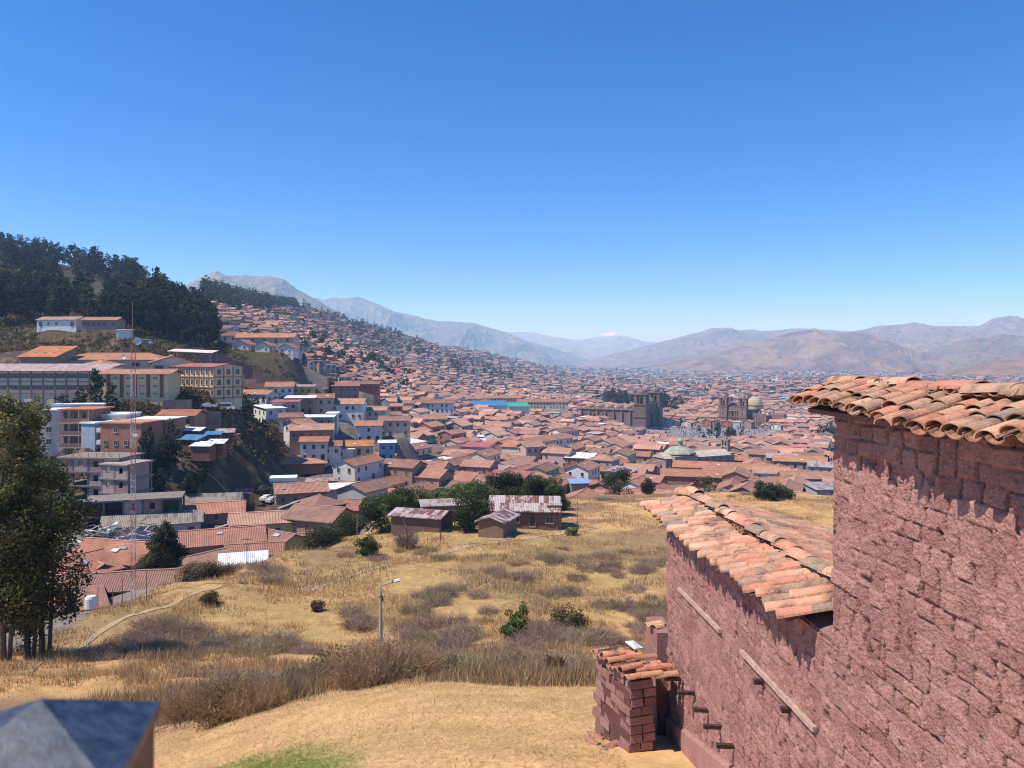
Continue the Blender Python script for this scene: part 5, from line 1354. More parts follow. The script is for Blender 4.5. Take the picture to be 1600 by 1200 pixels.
# ------------------------------------------------------------------ cathedral, churches, square
ST = np.array([.2, .135, .115])
def ctower(root, x, y, w, hs, hb, base=0, dome=True, col=ST, name='tower'):
    """shaft, cornices, open belfry, small dome with lantern; x, y local"""
    b = MB(); b.box((x, y, base+hs/2), (w, w, hs), col)
    for z in (hs*.45, hs*.98): b.box((x, y, base+z), (w*1.1, w*1.1, .7), col*1.15)
    t = b.build(name, [M['stone']], root)
    b = MB(); z = base+hs+.35; p = w*.24
    for sx in (-1, 1):
        for sy in (-1, 1): b.box((x+sx*(w/2-p/2-.1), y+sy*(w/2-p/2-.1), z+hb/2), (p, p, hb), col*1.05)
    for sx, sy in ((1, 0), (-1, 0), (0, 1), (0, -1)): b.box((x+sx*(w/2-.6), y+sy*(w/2-.6), z+hb*.45), (.8, .8, hb*.9), col)
    b.box((x, y, z+hb+.2), (w*1.08, w*1.08, .9), col*1.15); b.box((x, y, z+hb*.3), (w*.45, w*.45, hb*.6), (.05, .04, .04))
    b.build('belfry', [M['stone']], t)
    b = MB(); z2 = z+hb+.6; r = w*.38
    if dome:
        b.lathe((x, y, z2), [(r, 0), (r*1.0, r*.3), (r*.9, r*.6), (r*.62, r*.9), (r*.25, r*1.1), (r*.2, r*1.15), (r*.2, r*1.5), (r*.26, r*1.55), (.05, r*1.95)], 14, col*1.2)
    for sx in (-1, 1):
        for sy in (-1, 1): b.box((x+sx*w*.45, y+sy*w*.45, z2+.9), (.7, .7, 1.8), col*1.1, taper=.3)
    b.build('dome', [M['stone']], t)
cx, cy = XY(1003, 700); cz = gz(*XY(985, 690))
TH = math.radians(27)
cat_ = thing('cathedral', 'large dark stone cathedral with two bell towers and shaded front', 'cathedral', (cx, cy, cz), -TH)
# local x along the nave (front at x=0, nave to -x), y across (camera side is -y)
b = MB(); b.box((-31, 23, 7.5), (60, 42, 15), ST*1.25); b.box((-31, 23, 15.6), (62, 44, 1), ST*1.5)
for k in range(8): b.box((-60+k*8, 1.4, 7), (1.6, 1.8, 14), ST*1.4)
b.build('nave', [M['stone']], cat_)
b = MB(); b.box((-31, 23, 17.5), (56, 16, 3), ST*1.4); b.build('clerestory', [M['stone']], cat_)
b = MB()
for k in range(6):
    for j in range(3):
        b.lathe((-56+k*9.5, 12+j*11, 16.2), [(4.6, 0), (4.3, 1.4), (3, 2.6), (1.2, 3.3), (.01, 3.5)], 12, (.36, .23, .15))
b.build('roof_vault', [M['stone']], cat_)
for k in range(13):
    b = MB(); b.box((0, 0, 1.6), (1.2, 1.2, 3.2), ST*1.1, taper=.35); b.build('pinnacle', [M['stone']], cat_, (-60+k*4.6, 2.2, 16))
for k in range(6): add_win(cat_, -56+k*9, 1.95, 10, 0, 1.6, 3)
b = MB(); b.box((-1.5, 27, 10), (5, 34, 20), ST*.95); b.lathe((-1.5, 27, 20), [(6, 0), (5.5, 3), (4, 5), (1.5, 6.5), (.1, 7)], 10, ST)
for k in range(4): b.box((1.2, 14+k*8.6, 8), (.8, 1.2, 15), ST*1.2)
b.box((1.2, 27, 6), (1, 6, 11), (.05, .04, .04)); b.build('facade', [M['stone']], cat_)
ctower(cat_, -2, 5.2, 11.5, 21, 8.5); ctower(cat_, -2, 49, 11.5, 21, 8.5)
# side chapel roofs along the cathedral flank
# second church, facing the viewer's left
fx, fy = XY(1146, 752); fz = gz(fx, fy)
ch = thing('church', 'ornate twin-towered stone church with large pale dome behind its right tower', 'church', (fx, fy, fz), math.radians(-32))
S2 = np.array([.27, .18, .14])
ctower(ch, -9.5, 0, 8, 19, 7.5, col=S2); ctower(ch, 9.5, 0, 8, 19, 7.5, col=S2)
b = MB(); b.box((0, .5, 9), (11.2, 5, 18), S2)
b.lathe((0, 0, 0), [(0, 0)]*2, 3, S2)
for k in range(9):
    t0, t1 = PI*k/9, PI*(k+1)/9
    b.bar((6*math.cos(t0), -2.2, 17+6*math.sin(t0)), (6*math.cos(t1), -2.2, 17+6*math.sin(t1)), 1.0, 1.2, S2*1.2)
b.add([(6*math.cos(PI*k/9), -1.4, 17+6*math.sin(PI*k/9)) for k in range(10)], [tuple(range(10))], S2*.8)
for sx in (-3.6, -1.7, 1.7, 3.6): b.box((sx, -2.4, 7), (.7, .8, 13), S2*1.25)
b.box((0, -2.3, 3), (2.6, .5, 6), (.04, .035, .03)); b.box((0, -2.3, 11), (2, .5, 3), (.06, .05, .04))
for z in (8.5, 14.5): b.box((0, -2.5, z), (11.6, 1.2, .8), S2*1.2)
b.build('portal', [M['stone']], ch)
for sx in (-9.5, 9.5):
    for z in (6, 12, 16.5): add_win(ch, sx, -4.05, z, 0, 1.2, 1.6)
b = MB(); b.box((5, 22, 7.5), (22, 38, 15), S2*.85); b.box((5, 22, 15.3), (23, 39, .8), S2*1.1); b.build('nave', [M['stone']], ch)
b = MB(); r = 7.6; zb = 15.5
b.lathe((14, 25, zb), [(r*1.05, 0), (r*1.05, 3.6), (r*1.12, 3.7), (r*1.12, 4.3), (r, 4.4), (r*.96, 6.6), (r*.8, 9), (r*.55, 10.8), (r*.25, 11.9), (r*.14, 12), (r*.14, 13.6), (r*.2, 13.7), (.05, 14.8)], 24, (.5, .4, .27))
for k in range(12): t = 2*PI*k/12; b.bar((14+r*1.02*math.cos(t), 25+r*1.02*math.sin(t), zb+4.4), (14+r*.58*math.cos(t), 25+r*.58*math.sin(t), zb+10.8), .35, .35, (.4, .3, .2))
b.build('dome', [M['stone']], ch)
bx, by = XY(1187, 742)
cp = thing('chapel', 'small ornate stone chapel facade right of the twin-towered church', 'chapel', (bx, by, gz(bx, by)), math.radians(-32))
b = MB(); b.box((0, 8, 5), (13, 18, 10), S2*.8); b.box((0, -1.2, 6.2), (13.5, 1, 12.4), S2); 
for sx in (-6, -3, 0, 3, 6): b.box((sx, -1.9, 6), (.8, .7, 11), S2*1.25)
for sx in (-5.5, 0, 5.5): b.box((sx, -1.2, 13.4), (1.6, 1, 2.6), S2*1.1, taper=.5)
b.box((0, -1.75, 2.4), (2.4, .3, 4.6), (.04, .03, .03)); b.build('facade', [M['stone']], cp)
b = MB(); b.box((12, 22, 5.5), (14, 12, 11), S2*1.05); b.build('side_block', [M['stone']], cp)
# domed monastery church nearer by
mx, my = XY(1084, 338); mz = gz(mx, my)
mc = thing('church', 'low grey-roofed church with flattened green dome and bell gable in mid town', 'church', (mx, my, mz), math.radians(24))
S3 = np.array([.36, .29, .24])
g_top = ZP(714, 333)-mz
b = MB(); b.box((0, 0, g_top/2), (36, 9, g_top), S3*.9); 
for k in range(9): b.box((-16+k*4, -4.7, g_top/2), (.8, .8, g_top), S3)
b.build('nave', [M['stone']], mc)
b = MB(); V = [(-18.5, -5, g_top), (18.5, -5, g_top), (18.5, 5, g_top), (-18.5, 5, g_top), (-18.5, 0, g_top+2.2), (18.5, 0, g_top+2.2)]
b.add(V, [(0, 1, 5, 4), (2, 3, 4, 5), (1, 2, 5), (3, 0, 4)], (.52, .43, .36)); b.build('roof', [M['stone']], mc)
b = MB(); b.box((-9, -1, g_top/2+.5), (12, 12, g_top+1.0), S3); b.build('transept', [M['stone']], mc)
b = MB(); b.lathe((-8, -1, g_top+1.5), [(7, 0), (6.8, .6), (5.2, 1.9), (2.6, 2.9), (1.1, 3.2), (1.1, 5.2), (1.5, 5.3), (1.3, 5.8), (.6, 6.4), (.05, 7)], 8, (.36, .37, .29)); b.build('dome', [M['stone']], mc)
b = MB()
for sy in (-1.9, 0, 1.9): b.box((17.4, sy, g_top+3), (1.4, .8, 6), S3*.8)
b.box((17.4, 0, g_top+3.2), (1.5, 5, .6), S3*.8); b.box((17.4, 0, g_top+6.2), (1.7, 5.4, .7), S3*.8); b.box((17.4, 0, g_top+7.2), (1.2, 2.5, 1.6), S3*.8, taper=.5)
b.box((17.4, 0, g_top/2+.2), (2.2, 9.6, g_top+1), S3*.75); b.build('bell_gable', [M['stone']], mc)
# the square itself: sheet, arcaded row, kerb-side cars, people, trees
px_, py_ = XY(1088, 684)
us = np.linspace(-62, 62, 23); vs = np.linspace(-52, 52, 17); UU, VV2 = np.meshgrid(us, vs); ca, sa = math.cos(-TH), math.sin(-TH)
X = px_+UU*ca-VV2*sa; Y = py_+UU*sa+VV2*ca; Z = ground(X, Y)+.12
i = np.arange(16)[:, None]*23+np.arange(22)[None]; Fq = np.stack([i, i+1, i+24, i+23], -1).reshape(-1, 4)
C = np.array([.26, .25, .25])*(.8+.4*fbm(X*.2, Y*.2, 3, 3)).ravel()[:, None]
tag(link('square', mesh_from('square', np.c_[X.ravel(), Y.ravel(), Z.ravel()], [Fq], C, np.zeros(len(Fq), int), [attr_mat('paving', .6, .8, 1.15, .9, 4, world=True)], True, True)), kind='structure')
for (ppx, ppy, L_, a_, lb) in ((1078, 772, 62, -20, 'arcaded row with long tile roof along the back of the square'), (1035, 782, 26, -24, 'short arcaded house between cathedral and arcaded row')):
    x, y = XY(ppx, ppy); o = house(0, 0, L_, 11, a_, h=7.5, wc='cream', xy=(x, y), wins=False, label=lb, cat='arcade', name='arcaded_building', tan=.36, area=None, cap=False)
    zt_ = gz(x, y)+7.5-o.location.z
    b = MB()
    for k in range(int(L_/3)): b.box((-L_/2+1.5+k*3, -5.6, zt_-5.6), (1.9, .2, 3), (.05, .045, .045)); b.box((-L_/2+1.5+k*3, -5.6, zt_-2), (1.2, .2, 1.6), (.06, .055, .05))
    b.build('arcade_openings', [M['plain']], o)
rp = random.Random(3); b = MB()
for k in range(650):
    u, v = rp.uniform(-58, 58), rp.uniform(-48, 48); x = px_+u*ca-v*sa; y = py_+u*sa+v*ca; z = gz(x, y)+.12
    c = rp.choice(((.08, .08, .1), (.35, .1, .1), (.4, .4, .4), (.1, .15, .3), (.15, .15, .15), (.35, .28, .16)))
    b.box((x, y, z+.45), (.3, .25, .85), (.06, .06, .09), taper=1.1); b.box((x, y, z+1.15), (.45, .3, .6), c, taper=.8); b.box((x, y, z+1.6), (.2, .2, .25), (.3, .18, .12))
tag(b.build('crowd', [M['plain']]), 'tiny crowd of people scattered over the distant square', 'crowd', kind='stuff')

def car_mesh(col, van=False):
    """local: length on x; returns root"""
    root = thing('parked_van' if van else 'parked_car', 'x', 'van' if van else 'car')
    L, W, H = (5.2, 1.95, 2.2) if van else (4.3, 1.75, 1.45)
    b = MB()
    if van: prof = [(-L/2, .35), (L/2, .35), (L/2, 1.0), (L/2-.25, 1.15), (L/2-1.1, H-.1), (L/2-1.3, H), (-L/2+.1, H), (-L/2, H-.2)]
    else: prof = [(-L/2, .3), (L/2, .3), (L/2+.02, .6), (L/2-.15, .8), (L/2-1.15, .9), (L/2-1.75, H-.05), (-L/2+1.3, H), (-L/2+.45, .98), (-L/2, .9)]
    n = len(prof)
    V = [(x, -W/2*(1 if z < 1.0 else .84), z) for x, z in prof]+[(x, W/2*(1 if z < 1.0 else .84), z) for x, z in prof]
    b.add(V, [tuple(range(n)), tuple(range(2*n-1, n-1, -1))]+[(i, n+i, n+(i+1) % n, (i+1) % n) for i in range(n)], col)
    b.build('body', [M['carpaint']], root)
    b = MB()
    if van:
        for s in (-1, 1): b.box((-.2, s*W/2*.93, 1.55), (L*.72, .05, .55), (1, 1, 1))
        b.bar((L/2-.6, 0, 1.65), (L/2-.75, 0, 1.85), 1.5, .1)
    else:
        for s in (-1, 1): b.box((-.2, s*W/2*.93, 1.12), (1.9, .05, .34), (1, 1, 1))
        b.box((L/2-1.42, 0, 1.13), (.1, 1.35, .4), (1, 1, 1)); b.box((-L/2+.82, 0, 1.15), (.1, 1.35, .35), (1, 1, 1))
    b.build('windows', [M['window']], root)
    for sx in (-1, 1):
        for sy in (-1, 1):
            b = MB(); b.tube([(sx*L*.3, sy*W*.38, .33), (sx*L*.3, sy*W*.5, .33)], .33, 12, (.03, .03, .03)); b.build('wheel', [M['plain']], root)
    return root
m, nt, bb, out = newmat('car_paint'); a_ = N(nt, 'ShaderNodeAttribute'); a_.attribute_name = 'Col'; nt.links.new(a_.outputs['Color'], bb.inputs['Base Color']); bb.inputs['Roughness'].default_value = .3; bb.inputs['Coat Weight'].default_value = .6
M['carpaint'] = m
def place_car(px, Y, rz, col, label, van=False, group=None, lift=0):
    r = car_mesh(col, van); x, y = XY(px, Y); r.location = (x, y, gz(x, y)+lift); r.rotation_euler = (0, 0, math.radians(rz)); r['label'] = label
    if group: r['group'] = group
for i, (px, Y, rz, c, lb) in enumerate([(411, 196, 60, (.05, .055, .06), 'dark car at the left end of the yard'), (419, 194, 62, (.7, .7, .68), 'white car in the yard below the grey workshop'), (428, 193, 60, (.55, .56, .57), 'silver car parked in the middle of the yard'), (436, 194, 58, (.62, .62, .6), 'light grey car near the white canopy'), (450, 189, 25, (.03, .07, .06), 'dark green car parked across the front of the yard')]):
    place_car(px, Y, rz, c, lb, group='cars in the yard')
place_car(228, 322, 4, (.5, .6, .72), 'pale blue van parked under the wooded hillside', True)
place_car(208, 316, 8, (.6, .57, .55), 'light car parked left of the pale blue van')
place_car(352, 218, 10, (.62, .64, .6), 'pale green-white van on the road below the school annex', True)
place_car(326, 214, 5, (.6, .58, .55), 'light grey car left of the van below the school annex')
for k in range(10):
    x, y = 1020+k*9, 0
    place_car(1016+k*7.5, 745-k*3.2, -20, [(.6, .6, .6), (.05, .05, .06), (.5, .08, .07), (.65, .62, .55), (.1, .12, .2)][k % 5], 'tiny car at the far kerb of the square', group='cars round the square', lift=.15)

# ------------------------------------------------------------------ masts, poles, lamp
lamp = thing('street_lamp', 'slim grey street lamp with bent arm rising from the brown scrub', 'street lamp', (*XY(595, 62), gz(*XY(595, 62))))
lx, ly = XY(595, 62); z0 = lamp.location.z; zt = ZP(922, 62)-z0
b = MB(); b.tube([(0, 0, -.3), (0, 0, zt*.5), (0, 0, zt)], [.17, .14, .11], 10, (.42, .4, .37)); b.build('pole', [M['plain']], lamp)
b = MB(); b.tube([(0, 0, zt-.3), (0, 0, zt+.25), (.12, -.02, zt+.4), (.6, -.05, zt+.55), (1.05, -.1, zt+.75)], .045, 8, (.36, .36, .38)); b.build('arm', [M['metalgrey']], lamp)
b = MB(); b.box((0, 0, 0), (.62, .3, .13), (.75, .77, .8), taper=.75); b.box((-.28, 0, -.01), (.2, .22, .18), (.1, .1, .1)); b.box((.05, 0, -.1), (.4, .22, .08), (.1, .1, .12))
hd = b.build('lamp_head', [M['plain']], lamp, (1.3, -.12, zt+.83)); hd.rotation_euler = (0, -.25, 0)
b = MB(); b.box((.15, 0, zt*.86), (.1, .16, .3), (.12, .1, .1)); b.tube([(0, 0, zt*.9), (0, 0, zt*.9+.1)], .15, 10, (.1, .1, .1)); b.build('bracket', [M['plain']], lamp)

def mast(px, Y, top):
    x, y = XY(px, Y); z = gz(x, y); H = ZP(top, Y)-z
    r = thing('lattice_mast', 'tall red and white lattice radio mast with round dish on top', 'radio mast', (x, y, z-.3))
    w = .3
    for k in range(10):
        b = MB(); c = (.42, .2, .17) if k % 2 else (.55, .52, .52)
        z0, z1 = H*.86*k/10, H*.86*(k+1)/10; pts = [(w*math.cos(t), w*math.sin(t)) for t in (0.5, 2.6, 4.7)]
        for p in pts: b.bar((*p, z0), (*p, z1), .05, col=c)
        n = 4
        for q in range(n):
            za, zb = z0+(z1-z0)*q/n, z0+(z1-z0)*(q+1)/n
            for i in range(3): b.bar((*pts[i], za), (*pts[(i+1) % 3], zb), .03, col=c); b.bar((*pts[i], za), (*pts[(i+1) % 3], za), .03, col=c)
        b.build('mast_section', [M['plain']], r)
    b = MB(); b.tube([(0, 0, H*.84), (0, 0, H)], .035, 6, (.4, .2, .17)); b.build('antenna', [M['plain']], r)
    b = MB(); b.lathe((0, 0, 0), [(.01, .0), (.33, .08), (.42, .2), (.4, .22)], 16, (.6, .6, .62)); d = b.build('dish', [M['plain']], r, (.75, -.35, H*.86+.3)); d.rotation_euler = (1.3, .2, .3)
    b = MB(); b.box((0, 0, 0), (.5, .3, .3), (.75, .75, .75)); b.build('transmitter', [M['plain']], r, (.45, -.2, H*.56))
    b = MB(); b.lathe((0, 0, 0), [(.01, .0), (.22, .06), (.27, .14)], 12, (.75, .75, .77)); d = b.build('dish', [M['plain']], r, (-.7, -.3, H*.82)); d.rotation_euler = (1.5, 0, -.4)
mast(207, 87, 468)
def pole(px, Y, top, label, w=.12, col=(.3, .22, .17), cross=False, group=None, lift=-.3):
    x, y = XY(px, Y); z = gz(x, y)+lift; H = ZP(top, Y)-z
    b = MB(); b.tube([(0, 0, 0), (0, 0, H)], [w, w*.75], 7, col)
    if cross:
        b.bar((-.8, 0, H-.4), (.8, 0, H-.4), .1, col=col); b.bar((-.5, 0, H-1.1), (.5, 0, H-1.1), .1, col=col)
    tag(b.build('utility_pole', [M['plain']], None, (x, y, z)), label, 'pole', group)
pole(902, 142, 772, 'wooden utility pole right of the rusty shed', .13, (.4, .34, .28))
pole(558, 124, 803, 'thin dark pole between the meadow and the round trees', .07)
pole(688, 122, 815, 'short dark pole in front of the open shed', .09, (.1, .08, .07))
pole(1028, 150, 793, 'short wooden post near the gable roof corner', .09, (.35, .28, .2))
pole(1272, 190, 797, 'pale post at the meadow edge below the brick wall', .1, (.5, .42, .34))
for i, (px, tp, bt) in enumerate([(153, 917, 1), (176, 920, 1), (191, 905, 1), (229, 893, 1), (118, 933, 1), (86, 945, 1)]):
    pole(px, 80 if px > 140 else 74, tp, 'thin rusty post standing before the long terracotta roof', .05, (.22, .15, .12), group='posts before the terracotta roof')
pole(386, 109, 838, 'thin pole with curved bracket behind the white tin roof', .06, (.15, .13, .12), cross=True)
pole(163, 196, 618, 'rooftop antenna with crossbars above the brick houses', .05, (.5, .48, .46), cross=True, lift=6)
pole(1068, 700, 640, 'tall white flagpole on the square', .12, (.7, .7, .7))

# ------------------------------------------------------------------ vegetation
def leaf_quads(P_, size, col, r, updown=.3):
    n = len(P_)
    a = r.normal(size=(n, 3)); a /= np.linalg.norm(a, axis=1)[:, None]
    b_ = r.normal(size=(n, 3)); b_ -= a*np.sum(a*b_, 1)[:, None]; b_ /= np.linalg.norm(b_, axis=1)[:, None]
    s = size*r.uniform(.6, 1.3, (n, 1)); t = s*r.uniform(.45, .8, (n, 1))
    V = np.stack([P_-a*s, P_+b_*t, P_+a*s, P_-b_*t], 1).reshape(-1, 3)
    return V, np.arange(4*n).reshape(-1, 4), col
def crown_mesh(clumps, nleaf, size, base, seed, var=.45, shell=.55, name='crown', hl=(1.6, 1.5, .9)):
    """clumps: x, y, z, rx, rz. Leaves sit mostly in the shell of every clump"""
    r = np.random.default_rng(seed); cl = np.array(clumps, float)
    wgt = cl[:, 3]**2*cl[:, 4]; wgt = wgt/wgt.sum(); ci = r.choice(len(cl), nleaf, p=wgt)
    d = r.normal(size=(nleaf, 3)); d /= np.linalg.norm(d, axis=1)[:, None]
    rad = (shell+(1.05-shell)*r.random(nleaf)**.7)[:, None]
    c = cl[ci]; P_ = c[:, :3]+d*rad*np.c_[c[:, 3], c[:, 3], c[:, 4]]
    cv = r.uniform(1-var, 1+var, (len(cl), 1))[ci]
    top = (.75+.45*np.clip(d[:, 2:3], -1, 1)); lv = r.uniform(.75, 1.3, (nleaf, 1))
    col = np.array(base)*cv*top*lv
    yel = (r.random((nleaf, 1)) < .12); col = np.where(yel, col*np.array(hl), col)
    V, Fq, C = leaf_quads(P_, size, col, r)
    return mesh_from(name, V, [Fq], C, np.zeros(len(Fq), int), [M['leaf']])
def trunk_mb(H, r0, seed, limbs=4, lean=.04, spread=.35, start=.35):
    rr = random.Random(seed); b = MB(); pts = [(0, 0, -.4)]
    for k in range(1, 7): pts.append((rr.uniform(-1, 1)*lean*H*k/6, rr.uniform(-1, 1)*lean*H*k/6, H*k/6))
    b.tube(pts, [r0*1.25]+[r0*(1-.13*k) for k in range(1, 7)], 7)
    for i in range(limbs):
        k = rr.uniform(start, .85); z = H*k; a = rr.uniform(0, 2*PI); q = min(5, int(k*6)); p = np.array(pts[q+0]); p = p+(np.array(pts[min(6, q+1)])-p)*(k*6-q)
        L = H*spread*rr.uniform(.6, 1)
        b.tube([p, p+np.array([math.cos(a)*L*.5, math.sin(a)*L*.5, L*.35]), p+np.array([math.cos(a)*L, math.sin(a)*L, L*.8])], [r0*.45, r0*.3, r0*.1], 5)
    return b
def make_tree(name, label, cat, H, clumps, nleaf, size, base, seed, r0=.25, limbs=5, tH=.8, **kw):
    r = thing(name, label, cat)
    trunk_mb(H*tH, r0, seed, limbs).build('trunk', [M['bark']], r)
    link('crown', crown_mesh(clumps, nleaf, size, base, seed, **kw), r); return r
def euc_clumps(H, R, seed, low=.25, n=22):
    rr = random.Random(seed); out = []
    for i in range(n):
        t = low+(1-low)*(i+rr.random())/n; rad = R*(1-.75*abs(t-.55)/.55)*rr.uniform(.25, 1.0); a = rr.uniform(0, 2*PI)
        s = R*rr.uniform(.28, .5)*(1.1-.4*t)
        out.append((rad*math.cos(a), rad*math.sin(a), H*t*.97, s, s*rr.uniform(.8, 1.5)))
    return out
def round_clumps(R, H, seed, n=16, low=.12):
    rr = random.Random(seed); out = []
    for i in range(n):
        a = rr.uniform(0, 2*PI); t = rr.uniform(low, .85); q = math.sqrt(max(0, 1-(2*t-1)**2)); rad = R*q*rr.uniform(.3, .8); s = R*rr.uniform(.3, .5)
        out.append((rad*math.cos(a), rad*math.sin(a), H*t, s, s*.85))
    return out
# eucalyptus woods on the hillside
EV = []
for k in range(8):
    H = 20; e = make_tree('eucalyptus_tree', 'x', 'tree', H, euc_clumps(H, 3.6+.7*(k % 3), 100+k), 620, .62, [(.045, .062, .03), (.036, .052, .027), (.06, .07, .035), (.04, .055, .035)][k % 4], 200+k, r0=.3, limbs=3)
    EV.append(e)
used = [False]*8
def plant(px, Y, H, label, group, k=None, pool=None, dz=0, wide=1.0):
    pool = pool or EV; k = random.randrange(len(pool)) if k is None else k
    x, y = XY(px, Y); s = H/20.
    loc = (x, y, gz(x, y)-.2+dz)
    if pool is EV and not used[k]:
        used[k] = True; o = EV[k]; o.location = loc; o.scale = (s*wide, s*wide, s); o.rotation_euler = (0, 0, random.uniform(0, 6)); o['label'] = label; o['group'] = group; return o
    return dup(pool[k], loc, random.uniform(0, 6), (s*wide, s*wide, s*random.uniform(.9, 1.1)), label, group)
fw = [] # px, Y, height
rr = random.Random(31)
G1 = ('dark eucalyptus in the dense left wood above the school', 'trees in the left wood')
G2 = ('dark eucalyptus in the tall grove behind the lattice mast', 'trees in the middle grove')
G3 = ('hazy eucalyptus on the ridge line of the wooded hill', 'trees along the ridge')
G4 = ('small dark tree on the crest above the hillside houses', 'trees on the far crest')
for k in range(54): plant(rr.uniform(-25, 140), rr.uniform(335, 440), rr.uniform(16, 24), *G1)
for k in range(70):
    px = rr.uniform(160, 338); plant(px, rr.uniform(338, 430), rr.uniform(18, 25)*(1 if px > 200 else .85), *G2)
for k in range(14): plant(236+k*6+rr.uniform(-3, 3), rr.uniform(425, 470), rr.uniform(22, 27), *G2)
for k in range(80):
    px = rr.uniform(-30, 225); plant(px, rr.uniform(560, 730), rr.uniform(17, 24), *G3, wide=1.2)
FT = []
def far_tree(px, Y, H, w): x, y = XY(px, Y); FT.append((x, y, H, w))
for k in range(260):
    px = rr.uniform(318, 462); far_tree(px, (rr.uniform(740, 980) if px < 372 else (rr.uniform(880, 1200) if px < 425 else rr.uniform(1250, 1560))), rr.uniform(14, 24), 11)
for k in range(190): far_tree(rr.uniform(440, 800), rr.uniform(1300, 2300), rr.uniform(14, 22), 8)
for k in range(60): far_tree(rr.uniform(470, 640), rr.uniform(560, 1000), rr.uniform(7, 14), 6)
for k in range(90): far_tree(rr.uniform(700, 1560), rr.uniform(1050, 2600), rr.uniform(10, 17), 8)
for k in range(40): plant(rr.uniform(945, 1065), rr.uniform(900, 1100), rr.uniform(15, 23), 'dark tree in the park grove behind the cathedral', 'trees in the grove behind the cathedral', wide=1.7)
rq = np.random.default_rng(4); ft = np.array(FT); nl = 70; n = len(ft); g_ = ground(ft[:, 0], ft[:, 1])
d = rq.normal(size=(n, nl, 3)); d /= np.linalg.norm(d, axis=2)[..., None]; d *= rq.uniform(.5, 1.05, (n, nl, 1))
Pp = np.stack([ft[:, 0:1]+d[..., 0]*ft[:, 3:4]*.5, ft[:, 1:2]+d[..., 1]*ft[:, 3:4]*.5, g_[:, None]+ft[:, 2:3]*(.55+.48*d[..., 2])], -1).reshape(-1, 3)
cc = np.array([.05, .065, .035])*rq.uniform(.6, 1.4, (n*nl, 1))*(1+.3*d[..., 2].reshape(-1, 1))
V, Fq, C = leaf_quads(Pp, 1.5, cc, rq)
tag(link('distant_trees', mesh_from('distant_trees', V, [Fq], C, np.zeros(len(Fq), int), [M['leaf']])), 'small dark trees dotted among the far houses and along the crest', 'trees', kind='stuff')
for k in range(20): plant(1085+rr.uniform(0, 80), rr.uniform(640, 700), rr.uniform(5, 9), 'low green tree on the square before the twin-towered church', 'trees on the square', wide=1.6)
for k in range(5): plant(rr.uniform(1280, 1312), rr.uniform(560, 590), rr.uniform(11, 14), 'dark tree beside the near roof corner at right', 'trees near the right roof corner', wide=1.5)
# trees below the school and on the bank

# scrub over the banks and terraces on the left, one continuous cover
rq = np.random.default_rng(14); n = 11000; pxx = rq.uniform(-40, 470, n); yy = 150*(440/150)**rq.random(n); xx = (pxx-800)/F*yy
okk = np.array([(not occupied(a, b_, 1.0)) for a, b_ in zip(xx, yy)]) & (yy > np.interp(pxx, [0, 207, 330, 470], [100, 165, 185, 240])) & (fbm(xx*.06, yy*.06, 3, 8) > .36)
xx, yy = xx[okk], yy[okk]; n = len(xx); nl = 16; g_ = ground(xx, yy); hh = rq.uniform(.5, 1.6, n)
d = rq.normal(size=(n, nl, 3)); Pp = np.stack([xx[:, None]+d[..., 0]*.75, yy[:, None]+d[..., 1]*.75, g_[:, None]+np.abs(d[..., 2])*.55*hh[:, None]], -1).reshape(-1, 3)
bc = np.array([(.06, .075, .03), (.13, .09, .05), (.2, .13, .065), (.09, .08, .045), (.24, .17, .07)])[rq.integers(0, 5, n)]
V, Fq, C = leaf_quads(Pp, .42, np.repeat(bc, nl, 0)*rq.uniform(.6, 1.3, (n*nl, 1)), rq)
tag(link('hillside_scrub', mesh_from('hillside_scrub', V, [Fq], C, np.zeros(len(Fq), int), [M['leaf']])), 'dark brown and olive scrub covering the left banks and terraces', 'scrub', kind='stuff')
for (px, Y, H, w_, lb) in ((150, 200, 11, 1.0, 'dark pointed tree left of the yellow dormitory'), (40, 196, 8, 1.3, 'yellowish tree before the long school block'), (175, 197, 9, 1.2, 'dark tree under the left end of the dormitory'), (98, 197, 6, 1.7, 'greyish bushy tree below the long school block'),
        (15, 196, 7, 1.5, 'grey-green tree at the left edge below the school'), (125, 199, 6.5, 1.5, 'olive bush tree between the school trees'), (232, 176, 11, .9, 'slim poplar-like tree right of the brick house'), (268, 177, 12, .95, 'tall slim tree in the gully under the shacks'), (250, 172, 6, 1.6, 'low dark tree between the slim poplars'), (312, 178, 6.5, 1.8, 'dark spreading tree under the tarp sheds'), (330, 186, 5, 1.8, 'scrubby tree on the gully side'), (293, 175, 8, 1.4, 'bushy tree at the foot of the gully'),
        (383, 262, 8, 1.5, 'round green tree right of the school annex'), (400, 275, 6, 1.6, 'small dark tree on the bank above the road'), (420, 290, 6, 1.6, 'dark tree on the grassy bank'), (360, 250, 6, 1.3, 'dark tree hugging the annex corner'),
        (567, 262, 4.5, 1.2, 'little green tree on the bare plot in the white house group'), (540, 318, 6, 1.8, 'dark tree on the steep bank behind the white house'), (556, 322, 6, 1.8, 'dark tree on the steep bank, right one'), (522, 322, 5, 1.8, 'dark tree on the steep bank, left one'),
        (478, 330, 5, 1.6, 'dark scrub tree above the curved wall'), (580, 800, 16, 1.7, 'dark tree clump in the hillside quarter'), (486, 372, 5, 1.3, 'small dark tree right of the convent')):
    plant(px, Y, H, lb, None, wide=w_)
for o in EV:
    if 'x' == o['label']: bpy.data.objects.remove(o)

